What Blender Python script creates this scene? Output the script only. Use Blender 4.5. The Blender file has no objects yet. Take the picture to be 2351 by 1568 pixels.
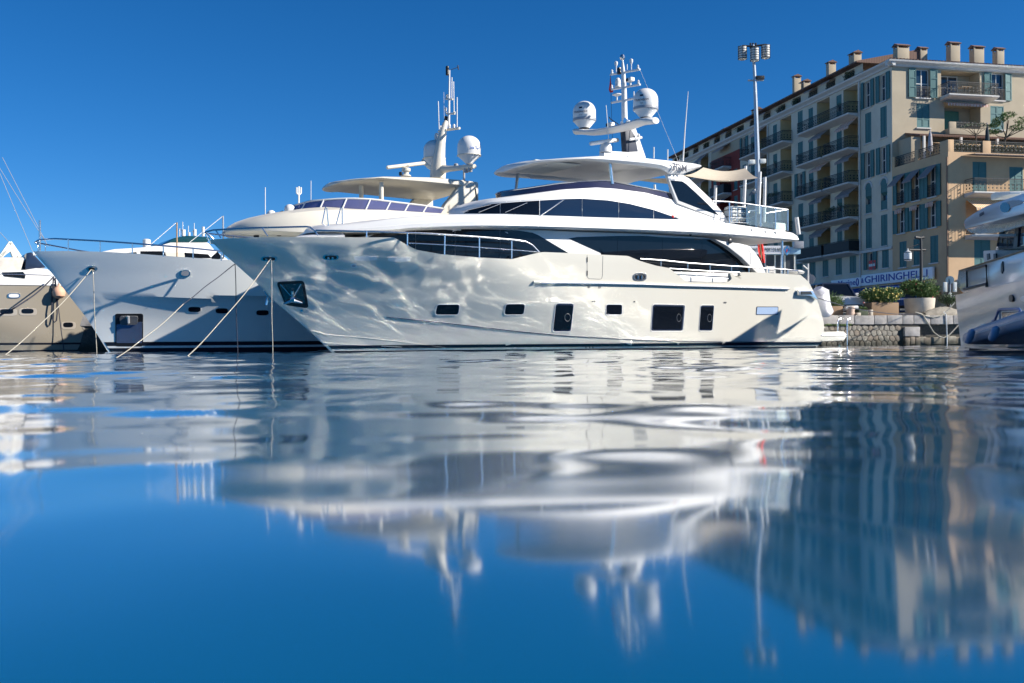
import bpy, bmesh, math, random
import numpy as np
from mathutils import Vector, Matrix
from mathutils.bvhtree import BVHTree

sc = bpy.context.scene
COL = sc.collection
random.seed(7)

# ------------------------------------------------------------------ camera
CAM_H, FPX, CX, CY, ROLL = 0.35, 2285.7, 1175.5, 784.0, 0.006     # focal length etc. in units of a 2351 px wide frame
cam_d = bpy.data.cameras.new('camera')
cam_d.sensor_width = 36.0
cam_d.lens = 35.0
cam_d.clip_start = 0.05
cam_d.clip_end = 4000.0
cam_d.dof.use_dof = True
cam_d.dof.focus_distance = 40.0
cam_d.dof.aperture_fstop = 2.2
cam = bpy.data.objects.new('camera', cam_d)
COL.objects.link(cam)
_r, _u = Vector((1, 0, -ROLL)).normalized(), Vector((ROLL, 0, 1)).normalized()
_m = Matrix((_r, _u, Vector((0, -1, 0)))).transposed().to_4x4()
_m.translation = (0, 0, CAM_H)
cam.matrix_world = _m
sc.camera = cam

# ------------------------------------------------------------------ sky and sun
SUN_EL = math.radians(29.0)
SUN_AZ = Vector((0.975, -0.22, 0)).normalized()
world = bpy.data.worlds.new('World')
sc.world = world
world.use_nodes = True
wn, wl = world.node_tree.nodes, world.node_tree.links
sky = wn.new('ShaderNodeTexSky')
sky.sky_type = 'NISHITA'
sky.sun_disc = False
sky.sun_elevation = SUN_EL
sky.sun_rotation = math.atan2(SUN_AZ.x, SUN_AZ.y)
sky.altitude = 2000
sky.air_density = 0.95
sky.dust_density = 0.0
sky.ozone_density = 8.0
hs = wn.new('ShaderNodeHueSaturation')
hs.inputs['Saturation'].default_value = 1.17
wl.new(sky.outputs[0], hs.inputs['Color'])
wl.new(hs.outputs[0], wn['Background'].inputs[0])
wn['Background'].inputs[1].default_value = 0.066

sun_d = bpy.data.lights.new('sun', 'SUN')
sun_d.energy = 5.0
sun_d.angle = math.radians(0.53)
sun_d.color = (1.0, 0.93, 0.83)
sun = bpy.data.objects.new('sun', sun_d)
COL.objects.link(sun)
SUN_DIR = (SUN_AZ * math.cos(SUN_EL) + Vector((0, 0, math.sin(SUN_EL)))).normalized()
sun.rotation_euler = SUN_DIR.to_track_quat('Z', 'Y').to_euler()
sun.location = (30, -10, 40)

sc.view_settings.view_transform = 'Standard'
sc.view_settings.look = 'None'
sc.view_settings.exposure = 0.9
sc.view_settings.gamma = 1.0
sc.view_settings.use_curve_mapping = False
cy = sc.cycles
cy.use_denoising = True
cy.use_guiding = True
cy.guiding_training_samples = 128
cy.caustics_reflective = True
cy.caustics_refractive = False
cy.blur_glossy = 0.0
cy.sample_clamp_indirect = 0.0
cy.use_adaptive_sampling = False
cy.max_bounces = 7
cy.transparent_max_bounces = 12

# ------------------------------------------------------------------ geometry helpers
WM = {}
Z = Vector((0, 0, 1))


def V(*a):
    return Vector(a)


class MB:
    def __init__(self):
        self.v, self.f = [], []

    def add(self, vs, fs):
        n = len(self.v)
        self.v += [tuple(p) for p in vs]
        self.f += [tuple(i + n for i in f) for f in fs]
        return self

    def box(self, c, d, ax=None):
        c = Vector(c)
        x, y, z = ax if ax else (V(1, 0, 0), V(0, 1, 0), V(0, 0, 1))
        vs = [c + x * (i * d[0] / 2) + y * (j * d[1] / 2) + z * (k * d[2] / 2) for k in (-1, 1) for j in (-1, 1) for i in (-1, 1)]
        return self.add(vs, [(0, 2, 3, 1), (4, 5, 7, 6), (0, 1, 5, 4), (2, 6, 7, 3), (0, 4, 6, 2), (1, 3, 7, 5)])

    def prism(self, pts, vec):
        pts = [Vector(p) for p in pts]
        n = len(pts)
        vec = Vector(vec)
        return self.add(pts + [p + vec for p in pts], [tuple(range(n)), tuple(range(2 * n - 1, n - 1, -1))] +
                        [(i, (i + 1) % n, n + (i + 1) % n, n + i) for i in range(n)])

    def tube(self, pts, r, n=8, closed=False, flat=1.0):
        pts = [Vector(p) for p in pts]
        m = len(pts)
        rs = list(r) if hasattr(r, '__len__') else [r] * m
        up = None
        vs, fs = [], []
        for i, p in enumerate(pts):
            a = pts[i - 1] if i or closed else p
            b = pts[(i + 1) % m] if i < m - 1 or closed else p
            t = (b - a).normalized() if (b - a).length > 1e-9 else V(0, 0, 1)
            if up is None:
                up = V(0, 0, 1) if abs(t.z) < .9 else V(1, 0, 0)
            s = t.cross(up)
            s = s.normalized() if s.length > 1e-6 else t.orthogonal().normalized()
            up = s.cross(t).normalized()
            for k in range(n):
                q = 2 * math.pi * k / n
                vs.append(p + s * (math.cos(q) * rs[i]) + up * (math.sin(q) * rs[i] * flat))
        for i in range(m if closed else m - 1):
            j = (i + 1) % m
            for k in range(n):
                l = (k + 1) % n
                fs.append((i * n + k, i * n + l, j * n + l, j * n + k))
        if not closed:
            fs.append(tuple(range(n - 1, -1, -1)))
            fs.append(tuple((m - 1) * n + k for k in range(n)))
        return self.add(vs, fs)

    def lathe(self, base, prof, n=20, axis=None):
        base = Vector(base)
        ax = Vector(axis).normalized() if axis else V(0, 0, 1)
        s = ax.orthogonal().normalized()
        t = ax.cross(s)
        vs, fs = [], []
        for r, h in prof:
            for k in range(n):
                q = 2 * math.pi * k / n
                vs.append(base + ax * h + s * (math.cos(q) * max(r, 1e-4)) + t * (math.sin(q) * max(r, 1e-4)))
        for i in range(len(prof) - 1):
            for k in range(n):
                l = (k + 1) % n
                fs.append((i * n + k, i * n + l, (i + 1) * n + l, (i + 1) * n + k))
        fs.append(tuple(range(n - 1, -1, -1)))
        fs.append(tuple((len(prof) - 1) * n + k for k in range(n)))
        return self.add(vs, fs)

    def grid(self, rows, closeu=False):
        m, n = len(rows), len(rows[0])
        fs = []
        for i in range(m - 1):
            for k in range(n if closeu else n - 1):
                l = (k + 1) % n
                fs.append((i * n + k, i * n + l, (i + 1) * n + l, (i + 1) * n + k))
        return self.add([p for r in rows for p in r], fs)

    def mesh(self, name, mat, smooth=None, bevel=0.0, recalc=True, weld=False):
        me = bpy.data.meshes.new(name)
        me.from_pydata(self.v, [], self.f)
        if recalc or bevel or weld:
            bm = bmesh.new()
            bm.from_mesh(me)
            if weld:
                bmesh.ops.remove_doubles(bm, verts=bm.verts, dist=1e-4)
            if recalc:
                bmesh.ops.recalc_face_normals(bm, faces=bm.faces)
            if bevel:
                es = [e for e in bm.edges if len(e.link_faces) == 2 and e.calc_face_angle(0) > 0.5]
                bmesh.ops.bevel(bm, geom=es, offset=bevel, segments=2, profile=.6, affect='EDGES', clamp_overlap=True)
            bm.to_mesh(me)
            bm.free()
        if smooth is None:
            smooth = 35
        if smooth:
            me.polygons.foreach_set('use_smooth', [True] * len(me.polygons))
            me.set_sharp_from_angle(angle=math.radians(smooth))
        for m_ in (mat if isinstance(mat, (list, tuple)) else [mat]):
            me.materials.append(m_)
        return me

    def build(self, name, mat, parent=None, **k):
        return put(name, self.mesh(name, mat, **k), parent)


def put(name, data, parent=None, mw=None):
    o = bpy.data.objects.new(name, data)
    COL.objects.link(o)
    mw = mw or Matrix.Identity(4)
    if parent is not None:
        o.parent = parent
        o.matrix_parent_inverse = WM[parent.name].inverted()
    o.matrix_basis = mw
    WM[o.name] = mw.copy()
    return o


def thing(name, label, cat, loc=(0, 0, 0), group=None):
    o = bpy.data.objects.new(name, None)
    COL.objects.link(o)
    o.location = loc
    o.empty_display_size = .3
    WM[o.name] = Matrix.Translation(loc)
    return tag(o, label, cat, group)


def tag(o, label=None, cat=None, group=None, kind=None):
    if label:
        o['label'] = label
    if cat:
        o['category'] = cat
    if group:
        o['group'] = group
    if kind:
        o['kind'] = kind
    return o


def frame_mat(o, x, y, z):
    m = Matrix((Vector(x).normalized(), Vector(y).normalized(), Vector(z).normalized())).transposed().to_4x4()
    m.translation = o
    return m


def lettering(body, size, loc, right, up, mat, parent, name='lettering', ext=.004, sx=1.0, fit=None):
    c = bpy.data.curves.new(name, 'FONT')
    c.body = body
    c.size = size
    c.align_x, c.align_y = 'CENTER', 'CENTER'
    c.extrude = ext
    c.offset = size * .008
    c.materials.append(mat)
    right, up = Vector(right).normalized(), Vector(up).normalized()
    m = frame_mat(Vector(loc), right, up, right.cross(up))
    tmp = bpy.data.objects.new('tmp_text', c)
    COL.objects.link(tmp)
    dg = bpy.context.evaluated_depsgraph_get()
    me = bpy.data.meshes.new_from_object(tmp.evaluated_get(dg))
    bpy.data.objects.remove(tmp)
    me.name = name
    if not me.materials:
        me.materials.append(mat)
    if fit:
        xs = [v.co.x for v in me.vertices]
        sx = fit / (max(xs) - min(xs))
    return put(name, me, parent, m @ Matrix.Diagonal((sx, 1, 1, 1)))


# ------------------------------------------------------------------ materials
MATS = {}


def pm(name, col, rough=.5, metal=0., coat=0., var=0., scale=3., bump=0., bscale=30., spec=.5, trans=0., stretch=None, ior=1.45):
    m = bpy.data.materials.new(name)
    m.use_nodes = True
    nt = m.node_tree
    b = nt.nodes['Principled BSDF']
    b.inputs['Base Color'].default_value = (*col, 1)
    b.inputs['Roughness'].default_value = rough
    b.inputs['Metallic'].default_value = metal
    b.inputs['Coat Weight'].default_value = coat
    b.inputs['Coat Roughness'].default_value = .16
    b.inputs['Specular IOR Level'].default_value = spec
    b.inputs['Transmission Weight'].default_value = trans
    b.inputs['IOR'].default_value = ior
    tc = nt.nodes.new('ShaderNodeTexCoord')
    src = tc.outputs['Object']
    if stretch:
        mp = nt.nodes.new('ShaderNodeMapping')
        mp.inputs['Scale'].default_value = stretch
        nt.links.new(src, mp.inputs[0])
        src = mp.outputs[0]
    if var:
        nz = nt.nodes.new('ShaderNodeTexNoise')
        nz.inputs['Scale'].default_value = scale
        nz.inputs['Detail'].default_value = 6
        nz.inputs['Roughness'].default_value = .6
        nt.links.new(src, nz.inputs['Vector'])
        cr = nt.nodes.new('ShaderNodeValToRGB')
        cr.color_ramp.elements[0].position = .3
        cr.color_ramp.elements[1].position = .72
        cr.color_ramp.elements[0].color = (*[max(0, c * (1 - var)) for c in col], 1)
        cr.color_ramp.elements[1].color = (*[min(1, c * (1 + var * .6)) for c in col], 1)
        nt.links.new(nz.outputs['Fac'], cr.inputs[0])
        nt.links.new(cr.outputs[0], b.inputs['Base Color'])
    if bump:
        nb = nt.nodes.new('ShaderNodeTexNoise')
        nb.inputs['Scale'].default_value = bscale
        nb.inputs['Detail'].default_value = 4
        nt.links.new(src, nb.inputs['Vector'])
        bp = nt.nodes.new('ShaderNodeBump')
        bp.inputs['Strength'].default_value = bump
        bp.inputs['Distance'].default_value = .02
        nt.links.new(nb.outputs['Fac'], bp.inputs['Height'])
        nt.links.new(bp.outputs[0], b.inputs['Normal'])
    MATS[name] = m
    return m


def stripes(name, c1, c2, n, axis='X', rough=.8, soft=False, wave='BANDS'):
    m = pm(name, c1, rough)
    nt = m.node_tree
    b = nt.nodes['Principled BSDF']
    tc = nt.nodes.new('ShaderNodeTexCoord')
    w = nt.nodes.new('ShaderNodeTexWave')
    w.bands_direction = axis
    w.inputs['Scale'].default_value = n
    w.inputs['Distortion'].default_value = 0
    nt.links.new(tc.outputs['Object'], w.inputs[0])
    cr = nt.nodes.new('ShaderNodeValToRGB')
    cr.color_ramp.interpolation = 'LINEAR' if soft else 'CONSTANT'
    cr.color_ramp.elements[0].color = (*c1, 1)
    cr.color_ramp.elements[1].color = (*c2, 1)
    cr.color_ramp.elements[1].position = .9 if soft else .5
    nt.links.new(w.outputs['Fac'], cr.inputs[0])
    nt.links.new(cr.outputs[0], b.inputs['Base Color'])
    return m


GEL = pm('gelcoat_white', (.63, .63, .62), .38, spec=.22, var=.03, scale=.6)
HULLW = pm('hull_ivory', (.54, .525, .465), .24, coat=.25, var=.02, scale=.4)
CREAM = pm('gelcoat_cream', (.58, .55, .475), .4, spec=.25, var=.03, scale=.6)
GREYHULL = pm('hull_pale_grey', (.68, .70, .68), .28, coat=.2, var=.03, scale=.4)
TANHULL = pm('hull_taupe', (.27, .24, .19), .2, coat=.5, var=.03, scale=.4)
CHROME = pm('polished_steel', (.66, .68, .70), .24, metal=1.0, var=.08, scale=8)
GLASSD = pm('smoked_glass', (.004, .006, .010), .03, spec=.42, var=.1, scale=2)
GLASSB = pm('blue_glass', (.008, .018, .04), .03, spec=.5)
GLASST = pm('teal_glass', (.008, .045, .055), .06, spec=.7)
PURPLE = pm('tinted_screen', (.018, .016, .04), .06, spec=.8, coat=.5)
CLEARG = pm('clear_glass', (.75, .9, .88), .02, trans=.92, spec=.6)
BLACK = pm('black_plastic', (.012, .013, .016), .35, var=.2)
NAVY = pm('navy_paint', (.012, .022, .05), .25, coat=.3, var=.1)
BOOT = pm('boot_stripe', (.010, .012, .020), .25, coat=.3, var=.15)
DKGREY = pm('dark_grey', (.10, .105, .115), .4, var=.15)
MIDGREY = pm('mid_grey', (.30, .31, .33), .4, var=.1)
CANVAS = pm('tan_canvas', (.46, .40, .31), .85, var=.10, scale=5, bump=.2, bscale=60)
FABRICW = pm('white_cushion', (.66, .68, .64), .8, var=.06, bump=.15)
ROPE = pm('pale_rope', (.42, .39, .32), .9, var=.25, scale=40, bump=.8, bscale=90)
ROPED = pm('dark_rope', (.035, .04, .06), .9, var=.3, scale=40, bump=.8, bscale=90)
REDCLOTH = pm('red_cloth', (.62, .03, .025), .7, var=.1, bump=.1)
LOUVRE = stripes('blue_louvre', (.16, .26, .46), (.42, .52, .66), 9, 'X', .25)  # pale bands paint a striped reflection on the grey-blue louvre
INK = pm('print_dark', (.03, .04, .07), .5)
ORANGE = pm('buoy_orange', (.62, .36, .24), .55, var=.15, bump=.2)
WRAP = pm('plastic_wrap', (.62, .62, .66), .18, var=.12, scale=9, bump=1.0, bscale=16, coat=.4)
TEAK = pm('teak', (.30, .20, .11), .6, var=.2, scale=6, stretch=(1, 12, 1))


# ------------------------------------------------------------------ picture geometry -> real positions
def cv(x0, y0, k):
    return lambda *pts: [((x0 + x * k) / 1.69124, (y0 + y * k) / 1.69124) for x, y in pts]


A_, B_, C_, D_ = cv(0, 800, .42535), cv(700, 800, .42535), cv(1500, 800, .42535), cv(2400, 800, .42535)
M1, M2 = cv(1200, 200, .38259), cv(1900, 200, .38259)
N1, N2, N3, N4 = cv(2600, 100, .31891), cv(3276, 100, .31891), cv(2600, 500, .31891), cv(3276, 500, .31891)
E5, E6 = cv(2900, 900, .31888), cv(3376, 900, .31881)
CAMP = V(0, 0, CAM_H)


def ray(x, y):
    return V(x - CX + ROLL * (CY - y), FPX, CY - y - ROLL * (x - CX)).normalized()


def on_plane(px, p0, n):
    d = ray(*px)
    return CAMP + d * ((Vector(p0) - CAMP).dot(n) / d.dot(n))


def at_depth(px, y):
    return on_plane(px, (0, y, 0), V(0, 1, 0))


def lerp(a, b, t):
    return a + (b - a) * t


def cvt(c):
    c = sorted(c)
    return np.array([p[0] for p in c]), np.array([p[1] for p in c])


class Boat:
    """A hull's own frame: s metres aft of the bow, b metres to port of the centreline, z above the water."""

    def __init__(self, ox, oy, deg):
        t = math.radians(deg)
        self.O = V(ox, oy, 0)
        self.A = V(math.cos(t), math.sin(t), 0)
        self.P = V(math.sin(t), -math.cos(t), 0)

    def W(self, s, b, z):
        return self.O + self.A * s + self.P * b + V(0, 0, z)

    def pt(self, px, b, lean=0., z0=0.):
        return on_plane(px, self.W(0, b, z0), self.P - V(0, 0, lean))

    def sz(self, px, b, lean=0., z0=0.):
        p = self.pt(px, b, lean, z0)
        return (p - self.O).dot(self.A), p.z

    def at_s(self, px, s):
        p = on_plane(px, self.W(s, 0, 0), self.A)
        return (p - self.O).dot(self.P), p.z

    def ps(self, px, s):
        return on_plane(px, self.W(s, 0, 0), self.A)

    def zc(self, s, b, curve):
        p = self.W(s, b, 0)
        z = 2.0
        for _ in range(4):
            x = CX + FPX * (p.x - ROLL * (z - CAM_H)) / p.y
            y = float(np.interp(x, curve[0], curve[1]))
            z = CAM_H + (CY - y) * p.y / FPX - ROLL * p.x
        return z

    def side(self, px, b, thick, name, mat, parent, lean=0., z0=0., **k):
        """a flat panel cut to outline in the fore-and-aft plane b metres off the centreline"""
        return MB().prism([self.pt(p, b, lean, z0) for p in px], -self.P * thick).build(name, mat, parent, **k)

    def line(self, px, b, r, name, mat, parent, n=8):
        return MB().tube([self.pt(p, b) for p in px], r, n).build(name, mat, parent)


def hull_form(boat, stem, stern, sheer, bz, lz, p=.9, zbot=-.5, ncol=220, nrow=26, deck=None, rim=.12):
    """returns (MB, BVH, half-breadth function, height-of-sheer function)"""
    st = sorted(stem, key=lambda q: q[1])
    zs, ss = [q[1] for q in st], [q[0] for q in st]
    te = sorted(stern, key=lambda q: q[1])
    ze, se = [q[1] for q in te], [q[0] for q in te]

    def s0(z):
        return float(np.interp(z, zs, ss))

    def s1(z):
        return float(np.interp(z, ze, se))

    def hb(s, z):
        u = min(1, max(0, (s - s0(z)) / lz(z)))
        return bz(z) * math.sin(math.pi / 2 * u) ** p

    def ztop(s):
        z = 3.0
        for _ in range(6):
            z = boat.zc(s, hb(s, z), sheer)
        return z
    cols = []
    for i in range(ncol + 1):
        c = (i / ncol) ** 1.15
        col = []
        for j in range(nrow + 1):
            t = j / nrow
            s = s0(3) + (s1(3) - s0(3)) * c
            for _ in range(10):
                z = lerp(ztop(s), zbot, t)
                s = s0(z) + (s1(z) - s0(z)) * c
            col.append((s, hb(s, z), z))
        cols.append(col)
    mb = MB()
    for sg in (1, -1):
        mb.grid([[boat.W(s, sg * b, z) for s, b, z in col] for col in cols])
    outer = BVHTree.FromPolygons([Vector(q) for q in mb.v], mb.f)
    ins = []
    for col in cols:
        s, b, z = col[0]
        zd = deck(s, z) if deck else z - .15
        bi = max(0, b - rim)
        bd = max(0, min(bi, hb(s, zd) - rim))
        ins.append([boat.W(s, b, z), boat.W(s, bi, z), boat.W(s, bd, zd), boat.W(s, 0, zd + .03),
                    boat.W(s, -bd, zd), boat.W(s, -bi, z), boat.W(s, -b, z)])
    mb.grid(ins)
    mb.grid([[boat.W(s, q, z) for s, q, z in [(a[0], a[1], a[2]), (a[0], -a[1], a[2])]] for a in cols[-1]])
    return mb, outer, hb, ztop


def cast(bvh, px):
    d = ray(*px)
    loc, n, i, dist = bvh.ray_cast(CAMP, d)
    if loc is None:
        return None
    return loc, (n if n.dot(d) < 0 else -n)


def drape(bvh, poly, off, name, mat, parent, rings=(.75, .5, .25), sink=.03, **k):
    """a thin plate that follows a curved surface, cut to the outline poly"""
    cx = sum(p[0] for p in poly) / len(poly)
    cyy = sum(p[1] for p in poly) / len(poly)
    rows = []
    for sc_, o in [(1, -sink), (1, off)] + [(r, off) for r in rings]:
        row = []
        for x, y in poly:
            h = cast(bvh, (cx + (x - cx) * sc_, cyy + (y - cyy) * sc_))
            for fk in (.97, .93, .88, .8, .7, .6, .5):
                if h is None:
                    h = cast(bvh, (cx + (x - cx) * sc_ * fk, cyy + (y - cyy) * sc_ * fk))
            if h is None:
                return None
            row.append(h[0] + h[1] * o)
        rows.append(row)
    mb = MB().grid(rows, closeu=True)
    n = len(poly)
    h = cast(bvh, (cx, cyy))
    c0 = len(mb.v)
    mb.v.append(tuple(h[0] + h[1] * off))
    b0 = (len(rows) - 1) * n
    mb.f += [(b0 + i, b0 + (i + 1) % n, c0) for i in range(n)]
    return mb.build(name, mat, parent, **k)


def resample(pts, n):
    pts = [np.array(p, float) for p in pts]
    L = [0]
    for a, b in zip(pts, pts[1:]):
        L.append(L[-1] + np.linalg.norm(b - a))
    out = []
    for i in range(n):
        t = L[-1] * i / (n - 1)
        out.append(tuple(float(np.interp(t, L, [p[k] for p in pts])) for k in range(len(pts[0]))))
    return out


def drape_line(bvh, px, r, off, name, mat, parent, n=40, **k):
    pts = [cast(bvh, p) for p in resample(px, n)]
    pts = [h[0] + h[1] * off for h in pts if h]
    return MB().tube(pts, r, 6).build(name, mat, parent, **k)


def rrect(tl, tr, br, bl, rad=.25, n=4):
    """a quadrilateral with rounded corners"""
    c = [np.array(q, float) for q in (tl, tr, br, bl)]
    m = min(np.linalg.norm(c[i] - c[(i + 1) % 4]) for i in range(4)) * rad
    out = []
    for i in range(4):
        p, a, b = c[i], c[i - 1], c[(i + 1) % 4]
        d1, d2 = (a - p) / np.linalg.norm(a - p), (b - p) / np.linalg.norm(b - p)
        p1, p2 = p + d1 * m, p + d2 * m
        for k in range(n + 1):
            t = k / n
            q = p1 * (1 - t) ** 2 + p * 2 * t * (1 - t) + p2 * t * t
            out.append((float(q[0]), float(q[1])))
    # a few points along the straight runs keep long plates on curved surfaces
    full = []
    for a, b in zip(out, out[1:] + out[:1]):
        full.append(a)
        if math.hypot(b[0] - a[0], b[1] - a[1]) > 12:
            full += [(lerp(a[0], b[0], t), lerp(a[1], b[1], t)) for t in (.25, .5, .75)]
    return full


def oval(cx, cyy, rx, ry, n=24, pw=1.0):
    return [(cx + rx * math.copysign(abs(math.cos(q)) ** pw, math.cos(q)), cyy + ry * math.copysign(abs(math.sin(q)) ** pw, math.sin(q)))
            for q in [2 * math.pi * i / n for i in range(n)]]


def clipx(poly, lo, hi):
    for lim, sg in ((lo, 1), (hi, -1)):
        out = []
        for a, b in zip(poly, poly[1:] + poly[:1]):
            ia, ib = sg * (a[0] - lim) >= 0, sg * (b[0] - lim) >= 0
            if ia:
                out.append(a)
            if ia != ib:
                t = (lim - a[0]) / (b[0] - a[0])
                out.append((lim, a[1] + t * (b[1] - a[1])))
        poly = out
    return poly


def densify(poly, step=14):
    out = []
    for a, b in zip(poly, poly[1:] + poly[:1]):
        d = math.hypot(b[0] - a[0], b[1] - a[1])
        k = max(1, int(d / step))
        out += [(lerp(a[0], b[0], i / k), lerp(a[1], b[1], i / k)) for i in range(k)]
    return out


def loft_sym(boat, secs):
    """secs: list of (s, [(b, z) ...]) from the lower centreline round the port edge to the upper centreline"""
    rows = []
    for s, pr in secs:
        rows.append([boat.W(s, b, z) for b, z in pr] + [boat.W(s, -b, z) for b, z in reversed(pr)])
    mb = MB().grid(rows, closeu=True)
    n = len(rows[0])
    mb.f.append(tuple(range(n)))
    mb.f.append(tuple(len(mb.v) - n + i for i in range(n)))
    return mb


def ell(s, s0, s1, bm):
    if s >= s1:
        return bm
    u = (s1 - s) / (s1 - s0)
    return bm * math.sqrt(max(0, 1 - u * u))


def dome(mb, c, r, h_cyl, h_cone, r_cone, n=28):
    """radome: cone foot, short cylinder, round top; c is the foot's centre"""
    prof = [(r_cone, 0), (r_cone, .02), (r * .97, h_cone), (r, h_cone + .03), (r, h_cone + h_cyl)]
    for k in range(1, 9):
        q = math.pi / 2 * k / 8
        prof.append((r * math.cos(q), h_cone + h_cyl + r * .92 * math.sin(q)))
    return mb.lathe(c, prof, n)

# ------------------------------------------------------------------ the water
def water_material():
    m = bpy.data.materials.new('sea_water')
    m.use_nodes = True
    nt = m.node_tree
    b = nt.nodes['Principled BSDF']
    b.inputs['Base Color'].default_value = (.0001, .074, .165, 1)
    b.inputs['Roughness'].default_value = .062
    b.inputs['IOR'].default_value = 1.333
    b.inputs['Specular IOR Level'].default_value = .5
    b.inputs['Coat Weight'].default_value = 1.0
    b.inputs['Coat Roughness'].default_value = .062
    b.inputs['Coat IOR'].default_value = 1.4
    tc = nt.nodes.new('ShaderNodeTexCoord')
    mp = nt.nodes.new('ShaderNodeMapping')
    mp.inputs['Scale'].default_value = (1.0, 1.25, 1.0)
    nt.links.new(tc.outputs['Object'], mp.inputs[0])
    n1 = nt.nodes.new('ShaderNodeTexNoise')
    n1.inputs['Scale'].default_value = 4.0
    n1.inputs['Detail'].default_value = 2.0
    n1.inputs['Roughness'].default_value = .35
    nt.links.new(mp.outputs[0], n1.inputs['Vector'])
    n2 = nt.nodes.new('ShaderNodeTexNoise')          # calm and ruffled patches
    n2.inputs['Scale'].default_value = .22
    n2.inputs['Detail'].default_value = 1.0
    nt.links.new(mp.outputs[0], n2.inputs['Vector'])
    mr = nt.nodes.new('ShaderNodeMapRange')
    mr.inputs['From Min'].default_value = .38
    mr.inputs['From Max'].default_value = .66
    mr.inputs['To Min'].default_value = .15
    mr.inputs['To Max'].default_value = 1.0
    nt.links.new(n2.outputs['Fac'], mr.inputs['Value'])
    bp = nt.nodes.new('ShaderNodeBump')
    bp.inputs['Distance'].default_value = .0016
    sp = nt.nodes.new('ShaderNodeSeparateXYZ')      # the open fairway near the camera lies calmer than the water by the hulls
    nt.links.new(tc.outputs['Object'], sp.inputs[0])
    my = nt.nodes.new('ShaderNodeMapRange')
    my.inputs['From Min'].default_value = 5.0
    my.inputs['From Max'].default_value = 20.0
    my.inputs['To Min'].default_value = .08
    my.inputs['To Max'].default_value = 1.0
    nt.links.new(sp.outputs['Y'], my.inputs['Value'])
    mu = nt.nodes.new('ShaderNodeMath')
    mu.operation = 'MULTIPLY'
    nt.links.new(mr.outputs[0], mu.inputs[0])
    nt.links.new(my.outputs[0], mu.inputs[1])
    nt.links.new(mu.outputs[0], bp.inputs['Strength'])
    nt.links.new(n1.outputs['Fac'], bp.inputs['Height'])
    nt.links.new(bp.outputs[0], b.inputs['Normal'])
    nt.links.new(bp.outputs[0], b.inputs['Coat Normal'])
    return m


def make_water():
    rr = [.5]
    while rr[-1] < 75:
        rr.append(rr[-1] * (1.0023 if 24 < rr[-1] < 45 else 1.0052))
    while rr[-1] < 1500:
        rr.append(rr[-1] * 1.12)
    r = np.array(rr)
    an = np.concatenate([np.linspace(-180, -42, 24)[:-1], np.linspace(-42, 42, 620), np.linspace(42, 180, 24)[1:]])
    a = np.radians(an[:-1])
    Rg, Ag = np.meshgrid(r, a, indexing='ij')
    X, Y = Rg * np.sin(Ag), -1.2 + Rg * np.cos(Ag)
    rng = np.random.RandomState(11)
    h = np.zeros_like(X)
    ff = np.radians(an[:-1])
    # long gentle swell, then wind ripples that fade out where the sheet gets coarse
    def waves(count, l0, l1, slope, mean, spread, fade=None):
        out = np.zeros_like(X)
        for _ in range(count):
            lam = l0 * (l1 / l0) ** rng.rand()
            k = 2 * math.pi / lam
            th = mean + spread * (rng.rand() - .5)
            out += slope / k * np.sin(k * (math.cos(th) * X + math.sin(th) * Y) + rng.rand() * 6.283)
        if fade:
            out *= np.clip((fade - Rg) / (fade * .4), 0, 1)
        return out
    patch = .5 + .5 * np.sin(.21 * X + .17 * Y + 1.0) * np.sin(.13 * X - .31 * Y + 2.0)
    patch = .55 + .45 * patch
    near = np.clip((Rg - 3.0) / 8.0, 0, 1)
    calm = 1 - .15 * np.clip((Rg - 19) / 7, 0, 1)          # added ripple damping, shaped to sharpen the reflected sun net on the hulls
    h += waves(9, 2.4, 7.0, .0125, 1.35, 1.0) * (.15 + .85 * np.clip((Rg - 3.0) / 8.0, 0, 1))
    h += waves(16, .95, 2.2, .0068, 1.3, 2.0) * (.35 + .65 * near)
    h += waves(26, .45, 1.0, .0080, 1.2, 3.4, fade=56) * patch * calm * (.12 + .88 * near)
    dense = (np.abs(ff) < math.radians(43))[None, :]
    h *= np.where(dense, 1, .0) * np.clip((70 - Rg) / 15, 0, 1)
    n, m = X.shape
    co = np.stack([X, Y, h], -1).reshape(-1, 3).astype(np.float32)
    co = np.vstack([co, [[0, -1.2, 0]]]).astype(np.float32)
    idx = np.arange(n * m).reshape(n, m)
    nx = np.roll(idx, -1, axis=1)
    q = np.stack([idx[:-1], idx[1:], nx[1:], nx[:-1]], -1).reshape(-1, 4)
    tri = np.stack([np.full(m, n * m), idx[0], nx[0]], -1)
    loops = np.concatenate([q.ravel(), tri.ravel()]).astype(np.int32)
    starts = np.concatenate([np.arange(len(q)) * 4, len(q) * 4 + np.arange(m) * 3]).astype(np.int32)
    me = bpy.data.meshes.new('water')
    me.vertices.add(len(co))
    me.vertices.foreach_set('co', co.ravel())
    me.loops.add(len(loops))
    me.loops.foreach_set('vertex_index', loops)
    me.polygons.add(len(starts))
    me.polygons.foreach_set('loop_start', starts)
    me.update(calc_edges=True)
    me.polygons.foreach_set('use_smooth', np.ones(len(starts), bool))
    me.materials.append(water_material())
    o = put('water', me)
    if me.polygons[10].normal.z < 0:
        me.flip_normals()
    tag(o, 'rippled blue green harbour water', kind='structure')


make_water()

# ================================================================== the white motor yacht
Y1 = Boat(-9.93, 32.63, 33.0)
yacht = thing('motor_yacht', 'long ivory motor yacht with dark windows, black anchor pocket and two lettered domes', 'yacht', Y1.W(13, 0, 0))

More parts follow.
